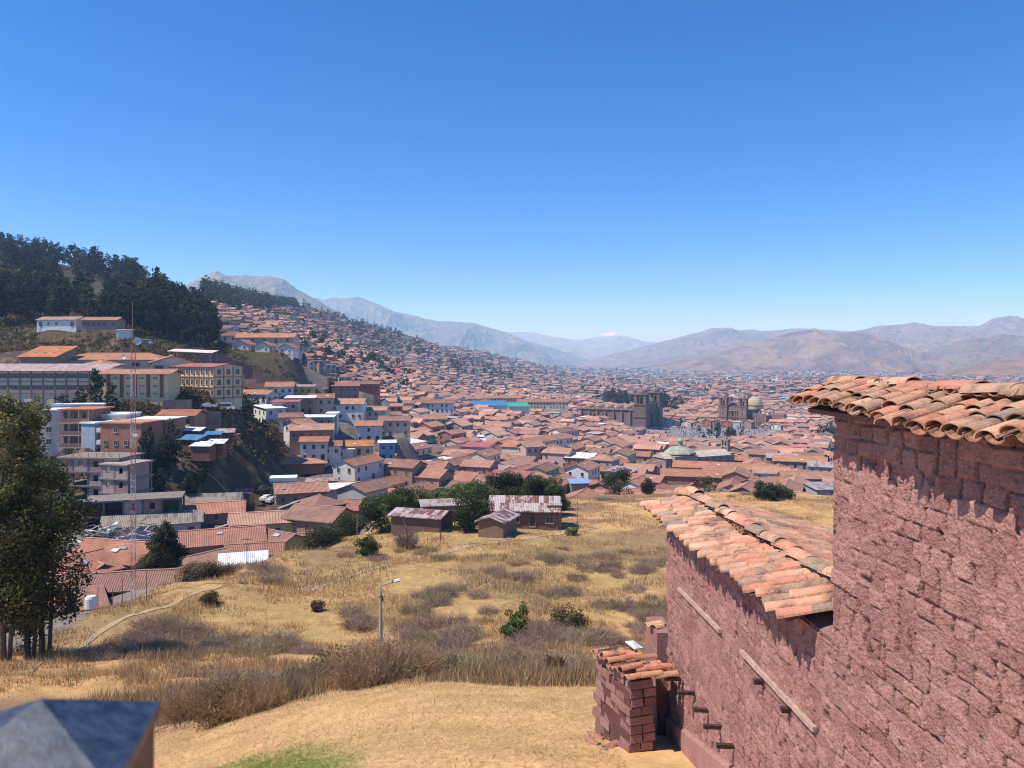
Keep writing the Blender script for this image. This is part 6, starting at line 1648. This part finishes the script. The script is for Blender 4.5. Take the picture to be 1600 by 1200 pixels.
# the tall trees at the left edge
bt = []
for i, (px, H, R, nl, sd) in enumerate(((4, 19.6, 3.2, 15500, 5), (42, 19.0, 2.8, 13500, 6), (66, 15.2, 3.3, 12000, 7), (-60, 20, 3.8, 9000, 8))):
    x, y = XY(px, 55+i*1.3)
    lbl = ['tall dark eucalyptus at the left edge, outermost trunk in view', 'tall dark eucalyptus with slim trunk, middle of the left edge group', 'leaning eucalyptus whose crown hangs farthest right', 'eucalyptus mostly outside the left edge of the photo'][i]
    cl = euc_clumps(H, R, 300+sd, low=.2, n=50)
    if i == 2: cl = [(c[0]+max(0, 1.5-abs(c[2]-11)*.3), c[1], c[2], c[3]*.85, c[4]) for c in cl]
    r = thing('eucalyptus_tree', lbl, 'tree', (x, y, gz(x, y)-.2))
    tb = trunk_mb(H*.93, .21, sd, 13, lean=.018, spread=.16, start=.2); tb.tube([(0.4, .1, -.4), (.7, .2, 6), (.55, .1, 13)], [.16, .12, .05], 7)
    tb.build('trunk', [M['bark']], r)
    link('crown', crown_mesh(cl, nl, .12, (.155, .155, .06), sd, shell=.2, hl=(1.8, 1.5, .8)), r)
# dense round trees round the sheds
def rtree(px, Y, R, H, label, base=(.075, .1, .034), n=7500, size=.17, name='round_tree', seed=None, tH=.55, cat='tree', dz=0):
    seed = seed or int(px*3+Y); x, y = XY(px, Y)
    r = make_tree(name, label, cat, H, round_clumps(R, H, seed, 20), n, size, base, seed, r0=.16, tH=tH, shell=.35)
    r.location = (x, y, gz(x, y)-.1+dz); return r
rtree(595, 138, 4.6, 7.0, 'large round dark green tree at the left end of the shed hedge')
rtree(626, 150, 3.2, 6.4, 'round dark tree behind the left shed tree')
rtree(657, 156, 3.4, 5.6, 'lighter leafy tree behind the open shed', base=(.11, .13, .04))
rtree(706, 166, 4.2, 6.6, 'green tree behind the grey tin hut', base=(.1, .13, .04))
rtree(734, 131, 3.8, 7.2, 'leafy broad tree with visible trunk standing between the meadow sheds', n=7000, size=.16)
rtree(750, 158, 3.8, 7.0, 'dark tree at the left end of the hedge behind the rusty shed')
for i, px in enumerate((782, 806, 832, 858)):
    rtree(px, 160, 3.7, 8.2-.3*abs(i-1), 'dark round tree in the hedge behind the rusty shed, %s from the left' % ['second', 'third', 'fourth', 'fifth'][i], base=(.07, .088, .034))
rtree(872, 152, 2.6, 6.4, 'dark tree behind the right end of the rusty shed')
rtree(968, 196, 4.2, 7.6, 'big round garden tree standing alone at the town edge', base=(.06, .078, .03), n=6500)
rtree(1013, 192, 2.0, 4.4, 'small purplish bush tree right of the lone garden tree', base=(.1, .08, .05), n=2600)
rtree(1100, 197, 2.6, 4.0, 'thin brownish shrub above the near roof ridge', base=(.13, .11, .055), n=2400)
rtree(1198, 178, 3.0, 4.0, 'dark green garden shrub beside the red roofed house', base=(.055, .08, .03))
rtree(1226, 180, 2.6, 3.6, 'yellow-green garden shrub right of the dark one', base=(.1, .12, .04), n=3400)
rtree(573, 112, 1.9, 2.7, 'dense round green bush beside the dirt track', base=(.075, .09, .02), n=5200, size=.1, name='bush', tH=.3, cat='bush')
rtree(800, 66, .95, 3.0, 'bright green young bush in the middle of the dry slope', base=(.08, .13, .03), n=3800, size=.07, name='bush', tH=.5, cat='bush')
rtree(812, 68, .8, 3.6, 'upper shoot of bright green bush on the dry slope', base=(.08, .125, .03), n=1800, size=.07, name='bush', tH=.5, cat='bush')
rtree(890, 71, 1.9, 1.5, 'low dark green shrub on the dry slope right of the bright bush', base=(.06, .065, .035), n=4200, size=.07, name='bush', tH=.3, cat='bush')
rtree(312, 98, 2.9, 2.8, 'large grey-brown bush at the meadow edge under the conifer', base=(.13, .105, .06), n=6500, size=.09, name='bush', tH=.3, cat='bush')
rtree(345, 100, 2.0, 2.0, 'purplish bush right of the large grey-brown one', base=(.15, .11, .075), n=3500, size=.08, name='bush', tH=.3, cat='bush')
rtree(328, 79, 1.15, 1.3, 'dark brown round bush on the slope left of the lamp', base=(.11, .075, .045), n=2800, size=.07, name='bush', tH=.3, cat='bush')
rtree(497, 78, .8, 1.0, 'small brown round bush nearer the lamp', base=(.12, .08, .05), n=1800, size=.07, name='bush', tH=.3, cat='bush')
rtree(507, 128, 3.6, 3.8, 'big olive bush where the hedge meets the meadow', base=(.07, .085, .035), n=6000, size=.13, name='bush', tH=.3, cat='bush')
rtree(542, 136, 3.4, 4.6, 'olive bush in the hedge below the round trees', base=(.075, .09, .03), n=4800, size=.13, name='bush', tH=.3, cat='bush')
rtree(268, 101, 1.2, 2.0, 'fresh green bush right of the conifer foot', base=(.06, .14, .04), n=2400, size=.09, name='bush', tH=.3, cat='bush')
# conifer
r = thing('conifer_tree', 'broad dark conifer standing behind the terracotta roofs', 'tree', (*XY(256, 103), ZP(893, 103))); cl = []
rq = random.Random(8); H = ZP(815, 103)-r.location.z
for i in range(60):
    t = (i+rq.random())/60; R = 3.3*(1-t)**.55*(.6+.4*min(1, t*6)); a = rq.uniform(0, 2*PI); q = rq.uniform(.3, .95)
    cl.append((R*q*math.cos(a), R*q*math.sin(a), H*(.06+.92*t), .5+.7*(1-t), .45+.3*(1-t)))
trunk_mb(H*.9, .2, 4, 4, lean=.004).build('trunk', [M['bark']], r)
link('crown', crown_mesh(cl, 12000, .13, (.075, .08, .035), 12, shell=.2), r)
# agave-like yucca clump at the shed corner
rtree(893, 131, 1.2, 1.3, 'pale green spiky clump before the rusty shed', base=(.2, .2, .09), n=1500, size=.12, name='bush', tH=.2, cat='bush')

# bare shrubs
def shrub_mesh(seed, R=1.1, H=1.3, n=520, col=(.2, .135, .115), name='twigs', w=.016):
    r = np.random.default_rng(seed)
    a = r.uniform(0, 2*PI, n); q = r.random(n)**.6; el = r.uniform(.45, 1.4, n)
    P0_ = np.c_[q*.75*R*np.cos(a), q*.75*R*np.sin(a), r.uniform(0, H*.3, n)]
    a2 = a+r.normal(0, .8, n); L = r.uniform(.35, .85, n)*H
    D_ = np.c_[np.cos(a2)*np.cos(el)*R/H, np.sin(a2)*np.cos(el)*R/H, np.sin(el)]*L[:, None]
    P1 = P0_+D_; 
    # side twigs
    k = r.integers(0, n, n*3); t = r.uniform(.3, 1, n*3)[:, None]
    S0 = P0_[k]+(P1[k]-P0_[k])*t; S1 = S0+r.normal(0, .16*R, (n*3, 3))+np.array([0, 0, .09])
    A = np.r_[P0_, S0]; B = np.r_[P1, S1]; ww = np.r_[np.full(n, w*1.3), np.full(n*3, w)][:, None]
    s = r.normal(size=A.shape); s /= np.linalg.norm(s, axis=1)[:, None]
    V = np.stack([A-s*ww, A+s*ww, B+s*ww*.3, B-s*ww*.3], 1).reshape(-1, 3)
    C = np.array(col)*r.uniform(.6, 1.35, (len(A), 1)); return mesh_from(name, V, [np.arange(len(V)).reshape(-1, 4)], C, np.zeros(len(A), int), [M['twig']])
SV = []
for k in range(8):
    c = [(.36, .25, .19), (.32, .215, .165), (.38, .27, .19), (.29, .21, .16), (.4, .25, .15), (.34, .27, .16), (.34, .23, .185), (.26, .21, .13)][k]
    SV.append(shrub_mesh(50+k, 1.5, 1.0+.15*(k % 3), 330, c, w=.013))
def shrub(px, Y, s, label, group, k=None, sz=1.0):
    x, y = XY(px, Y); o = link('dry_shrub', SV[random.randrange(8) if k is None else k], None, (x, y, gz(x, y)-.08), random.uniform(0, 6)); o.scale = (s, s, s*sz)
    return tag(o, label, 'shrub', group)
rs = random.Random(17); GS = ('leafless purple-brown shrub on the dry slope', 'bare shrubs on the dry slope')
patches = [ # px centre, Y centre, px spread, Y spread, count
 (985, 100, 60, 12, 26), (1010, 76, 45, 10, 20), (880, 66, 90, 5, 26), (700, 66, 80, 6, 22), (690, 82, 70, 6, 18), (600, 60, 60, 4, 12), (870, 105, 35, 9, 12), (880, 88, 45, 5, 8), (780, 95, 40, 6, 8),
 (240, 66, 70, 5, 22), (250, 58, 80, 4, 16), (420, 62, 70, 4, 14), (350, 64, 50, 4, 10), (560, 72, 60, 5, 8), (400, 98, 60, 6, 10), (620, 112, 60, 6, 9), (1130, 186, 60, 5, 4), (950, 178, 70, 6, 8)]
for (pc, yc, ps, ys, n) in patches:
    for k in range(int(n*.72)): shrub(pc+rs.gauss(0, .6)*ps, max(50, yc+rs.gauss(0, .6)*ys), rs.uniform(.6, 1.35), *GS, sz=rs.uniform(.6, .95))
# thicker scrub along the crest of the straw mound
GC = ('tangled brown scrub along the crest of the straw mound', 'scrub along the mound crest')
for k in range(70):
    px = rs.uniform(270, 930); yy = 24+rs.uniform(0, 9)+(2 if px > 600 else 0)
    shrub(px, yy, rs.uniform(.35, .75)*(1.25 if 540 < px < 650 or 330 < px < 430 else 1), *GC, sz=rs.uniform(.8, 1.2))
for (px, Y, R_, H_, lb, bs) in ((360, 22.5, 1.15, 1.1, 'dry brown bush with dead leaves left on the mound crest', (.22, .14, .07)), (450, 27, 1.0, 1.2, 'greenish crest bush left of the lamp', (.1, .11, .05)), (592, 25, 1.05, 1.4, 'rusty brown bush on the crest below the lamp', (.26, .15, .07)), (640, 26, .85, 1.0, 'yellowish bush on the crest right of the lamp', (.22, .19, .09)),
        (720, 28, .8, .8, 'olive weeds on the middle of the crest', (.15, .14, .07)), (790, 30, .8, .7, 'green weeds on the right part of the crest', (.13, .14, .06)), (865, 27, .45, .9, 'upright rust-coloured weed near the stub wall', (.25, .15, .08)), (528, 28, 1.3, 1.3, 'dark green bramble left of the lamp foot', (.07, .085, .04)), (300, 25, .7, .6, 'brown dead bush at the left end of the crest', (.2, .12, .07))):
    rtree(px, Y, R_, H_, lb, base=bs, n=3400, size=.035, name='bush', tH=.4, cat='bush')
RT = shrub_mesh(91, 1.3, 1.3, 620, (.38, .22, .12), w=.011); RT2 = shrub_mesh(92, 1.4, 1.2, 520, (.31, .22, .13), w=.011)
for k in range(19):
    q = rs.random(); px = rs.gauss(365, 32) if q < .45 else (rs.gauss(600, 34) if q < .85 else rs.gauss(480, 30)); yy = 22.5+rs.uniform(-.6, 3.5)
    x, y = XY(px, yy); o = link('dry_shrub', RT if rs.random() < .5 else RT2, None, (x, y, gz(x, y)-.05), rs.uniform(0, 6)); sc_ = rs.uniform(.45, .95); o.scale = (sc_, sc_, sc_)
    tag(o, 'tangled rust-brown scrub on the crest of the straw mound', 'shrub', 'rusty scrub on the mound crest')
# bare tree at the track
r = thing('bare_tree', 'leafless grey tree beside the dirt track', 'tree', (*XY(636, 117), gz(*XY(636, 117))))
trunk_mb(3.8, .16, 61, 9, lean=.05, spread=.45, start=.2).build('trunk', [M['bark']], r)
link('twigs', shrub_mesh(71, 1.9, 3.6, 420, (.26, .19, .16), w=.02), r)

# dry grass: blades that nobody could count
def blades(X, Y, L, lean, w, col, seed, name, label, flat=False):
    r = np.random.default_rng(seed); n = len(X); Z = ground(X, Y)-.02
    a = r.uniform(0, 2*PI, n); wd = np.c_[np.cos(a), np.sin(a), np.zeros(n)]*w[:, None]
    ln = r.normal(size=(n, 2))*lean; D_ = np.c_[ln, np.ones(n)]
    if flat: D_[:, 2] = r.uniform(-.02, .25, n)
    D_ /= np.linalg.norm(D_, axis=1)[:, None]; D_ *= L[:, None]
    B = np.c_[X, Y, Z+(.03 if flat else 0)]
    V = np.stack([B-wd, B+wd, B+D_], 1).reshape(-1, 3)
    me = mesh_from(name, V, [np.arange(3*n).reshape(-1, 3)], col, np.zeros(n, int), [M['grass']])
    return tag(link(name, me), label, 'grass', kind='stuff')
r = np.random.default_rng(77)
n = 130000; u = r.uniform(-.52, .24, n); Y = 9.6+13.5*r.random(n)**.8; X = u*Y
X, Y = X[X < 1.75-.02*Y+np.where(Y > 13.5, .05*Y+9, 0)], Y[X < 1.75-.02*Y+np.where(Y > 13.5, .05*Y+9, 0)]; n = len(X)
px = 800+F*X/Y; gp = np.clip(((1-((px-375)/225)**2-((Y-10.8)/3.1)**2)+(fbm(X*2, Y*2, 3, 2)-.5)*1.4)*1.6, 0, 1)
c = np.where((r.random(n) < gp*.85)[:, None], np.array([.15, .22, .05]), np.array([.7, .47, .23]))*r.uniform(.3, 1.25, (n, 1))
blades(X, Y, r.uniform(.05, .17, n), .8, r.uniform(.0025, .005, n), c, 1, 'straw', 'matted dry straw covering the near mound', True)
n = 400000; Y = 18.5*(190/18.5)**(r.random(n)**.85); u = r.uniform(-.68, .46, n); X = u*Y; px = 800+F*u
ok = is_meadow(X, Y); den = fbm(X*.25, Y*.25, 4, 41); ok &= den > r.uniform(.25, .6, n)
path_py = np.interp(px, [250, 420, 500, 600, 700, 780, 860, 940], [960, 935, 905, 884, 860, 846, 836, 826])
X, Y, px, den = X[ok], Y[ok], px[ok], den[ok]; n = len(X)
br = fbm(X*.09, Y*.09, 4, 21)
gold = np.array([.62, .385, .18]); c = np.tile(gold, (n, 1))*r.uniform(.6, 1.25, (n, 1))
c = np.where((r.random(n) < np.clip((br-.44)*6, 0, .7))[:, None], np.array([.36, .235, .15])*r.uniform(.6, 1.3, (n, 1)), c)
c = np.where((r.random(n) < .1)[:, None], np.array([.3, .29, .12])*r.uniform(.6, 1.2, (n, 1)), c)
hgt = r.uniform(.15, .62, n)*(.2+1.6*np.clip((den-.35)*3, 0, 1))*np.clip(.4+(Y-18)/8, .4, 1)
blades(X, Y, hgt, .35, .012+.00022*Y*r.uniform(.5, 1.3, n), c, 2, 'dry_grass', 'golden dry grass over the whole slope')
# the dirt track
def track(pts, w, name, col):
    P_ = []
    for k in range(len(pts)-1):
        for t in np.linspace(0, 1, 14, endpoint=False): P_.append([pts[k][j]+(pts[k+1][j]-pts[k][j])*t for j in range(2)])
    P_.append(list(pts[-1])); P_ = np.array(P_)
    for _ in range(6): P_[1:-1] = (P_[:-2]+2*P_[1:-1]+P_[2:])/4
    T = np.gradient(P_, axis=0); T /= np.linalg.norm(T, axis=1)[:, None]; Nn = np.c_[-T[:, 1], T[:, 0]]
    m = 5; V = []
    for k in range(len(P_)):
        ww = w*(.8+.5*vnoise(np.array([k*.3]), np.array([w]), 5)[0])
        for j in range(m): V.append(P_[k]+Nn[k]*ww*(j/(m-1)-.5))
    V = np.array(V); Z = ground(V[:, 0], V[:, 1])+.05; n = len(P_)
    i = np.arange(n-1)[:, None]*m+np.arange(m-1)[None]; Fq = np.stack([i, i+1, i+m+1, i+m], -1).reshape(-1, 4)
    C = np.array(col)*(.85+.3*fbm(V[:, 0]*.8, V[:, 1]*.8, 3, 4))[:, None]
    tag(link(name, mesh_from(name, np.c_[V, Z], [Fq], C, np.zeros(len(Fq), int), [attr_mat(name+'_mat', 1.5, .8, 1.2, 1, 12, .04, world=True)], True, True)), kind='structure')
def trk(px, py):   # where that picture row meets the slope
    ys = np.linspace(22, 185, 700); xs = (px-800)/F*ys; zz = ground(xs, ys); rows = HZ-zz/ys*F
    k = np.argmin(np.abs(rows-py)); return (xs[k], ys[k])
track([trk(470, 925), trk(540, 903), trk(600, 884), trk(650, 870), trk(700, 861), trk(760, 850), trk(820, 842), trk(880, 832), trk(935, 822)], 1.3, 'dirt_track', (.42, .29, .17))
track([XY(25, 44), XY(50, 49), XY(80, 56), XY(120, 64), XY(190, 74), XY(280, 80), XY(360, 90)], .55, 'footpath', (.42, .3, .17))
# ------------------------------------------------------------------ labels of the generated houses
LM = [('the rusty meadow shed', 820, 800), ('the round shed-hedge trees', 620, 790), ('the lone garden tree', 970, 752), ('the blue sheet courtyard roof', 762, 632), ('the cream cloister', 905, 628), ('the cathedral', 985, 640),
      ('the twin-towered church', 1146, 650), ('the green-domed church', 1082, 708), ('the garden shrubs', 1205, 775), ('the white solar roof', 1290, 725), ('the salmon hipped roof', 480, 735), ('the parked cars', 430, 765),
      ('the tall-windowed white facade', 850, 690), ('the low white street facade', 645, 725), ('the balcony house', 546, 631), ('the small blue house', 605, 692), ('the conifer', 255, 850), ('the lattice mast', 207, 900), ('the cement sheet roof', 322, 785), ('the lilac gable house', 830, 700), ('the long cream street facade', 700, 712)]
ORD = ['leftmost', 'second from left', 'third from left', 'fourth from left', 'fifth from left', 'sixth from left', 'seventh from left', 'eighth from left', 'ninth from left', 'tenth from left', 'eleventh from left', 'twelfth from left', 'thirteenth from left', 'fourteenth from left']
grp = {}
for root, I in HOUSES:
    if not I['auto']: continue
    px = 800+F*I['x']/I['y']; py = HZ-F*I['z']/I['y']
    nm, lx_, ly_ = min(LM, key=lambda q: (q[1]-px)**2+((q[2]-py)*2.2)**2)
    dx, dy = px-lx_, py-ly_
    if abs(dx) > abs(dy)*2.2: d = 'left of' if dx < 0 else 'right of'
    elif dy < 0: d = 'behind'
    else: d = 'in front of'
    rm = root.children
    rf = [c for c in root.children if c.name.startswith('roof')][0].data.materials[0].name
    rc = I['rc']; lum = float(rc.mean())
    ra = {'terracotta_roof': 'brown' if lum < .25 else ('reddish' if lum < .31 else 'pale terracotta'), 'white_tin': 'white sheet', 'pink_tin': 'pinkish sheet', 'grey_tin': 'grey sheet', 'red_tin': 'red sheet', 'rusty_tin': 'rusty sheet'}.get(rf, 'tiled')
    sz = 'long' if I['L'] > 14.6 else ('small' if I['L'] < 11 else '')
    key = (sz, ra, {'adobe': 'mud-brown', 'brick': 'brick'}.get(I['wc'], I['wc']), d, nm)
    grp.setdefault(key, []).append((px, root))
for (sz, ra, wc, d, nm), lst in grp.items():
    lst.sort(key=lambda q: q[0])
    for i, (px, root) in enumerate(lst):
        t = (sz+' ' if sz else '')+f'{ra}-roofed house, {wc} walls, {d} {nm}'
        if len(lst) > 1: t += ', '+(ORD[i] if i < len(ORD) else 'rightmost')
        root['label'] = t; root['group'] = 'houses of the old town'
for o in list(bpy.data.objects):
    if o.get('label') == 'x': print('unlabelled', o.name)
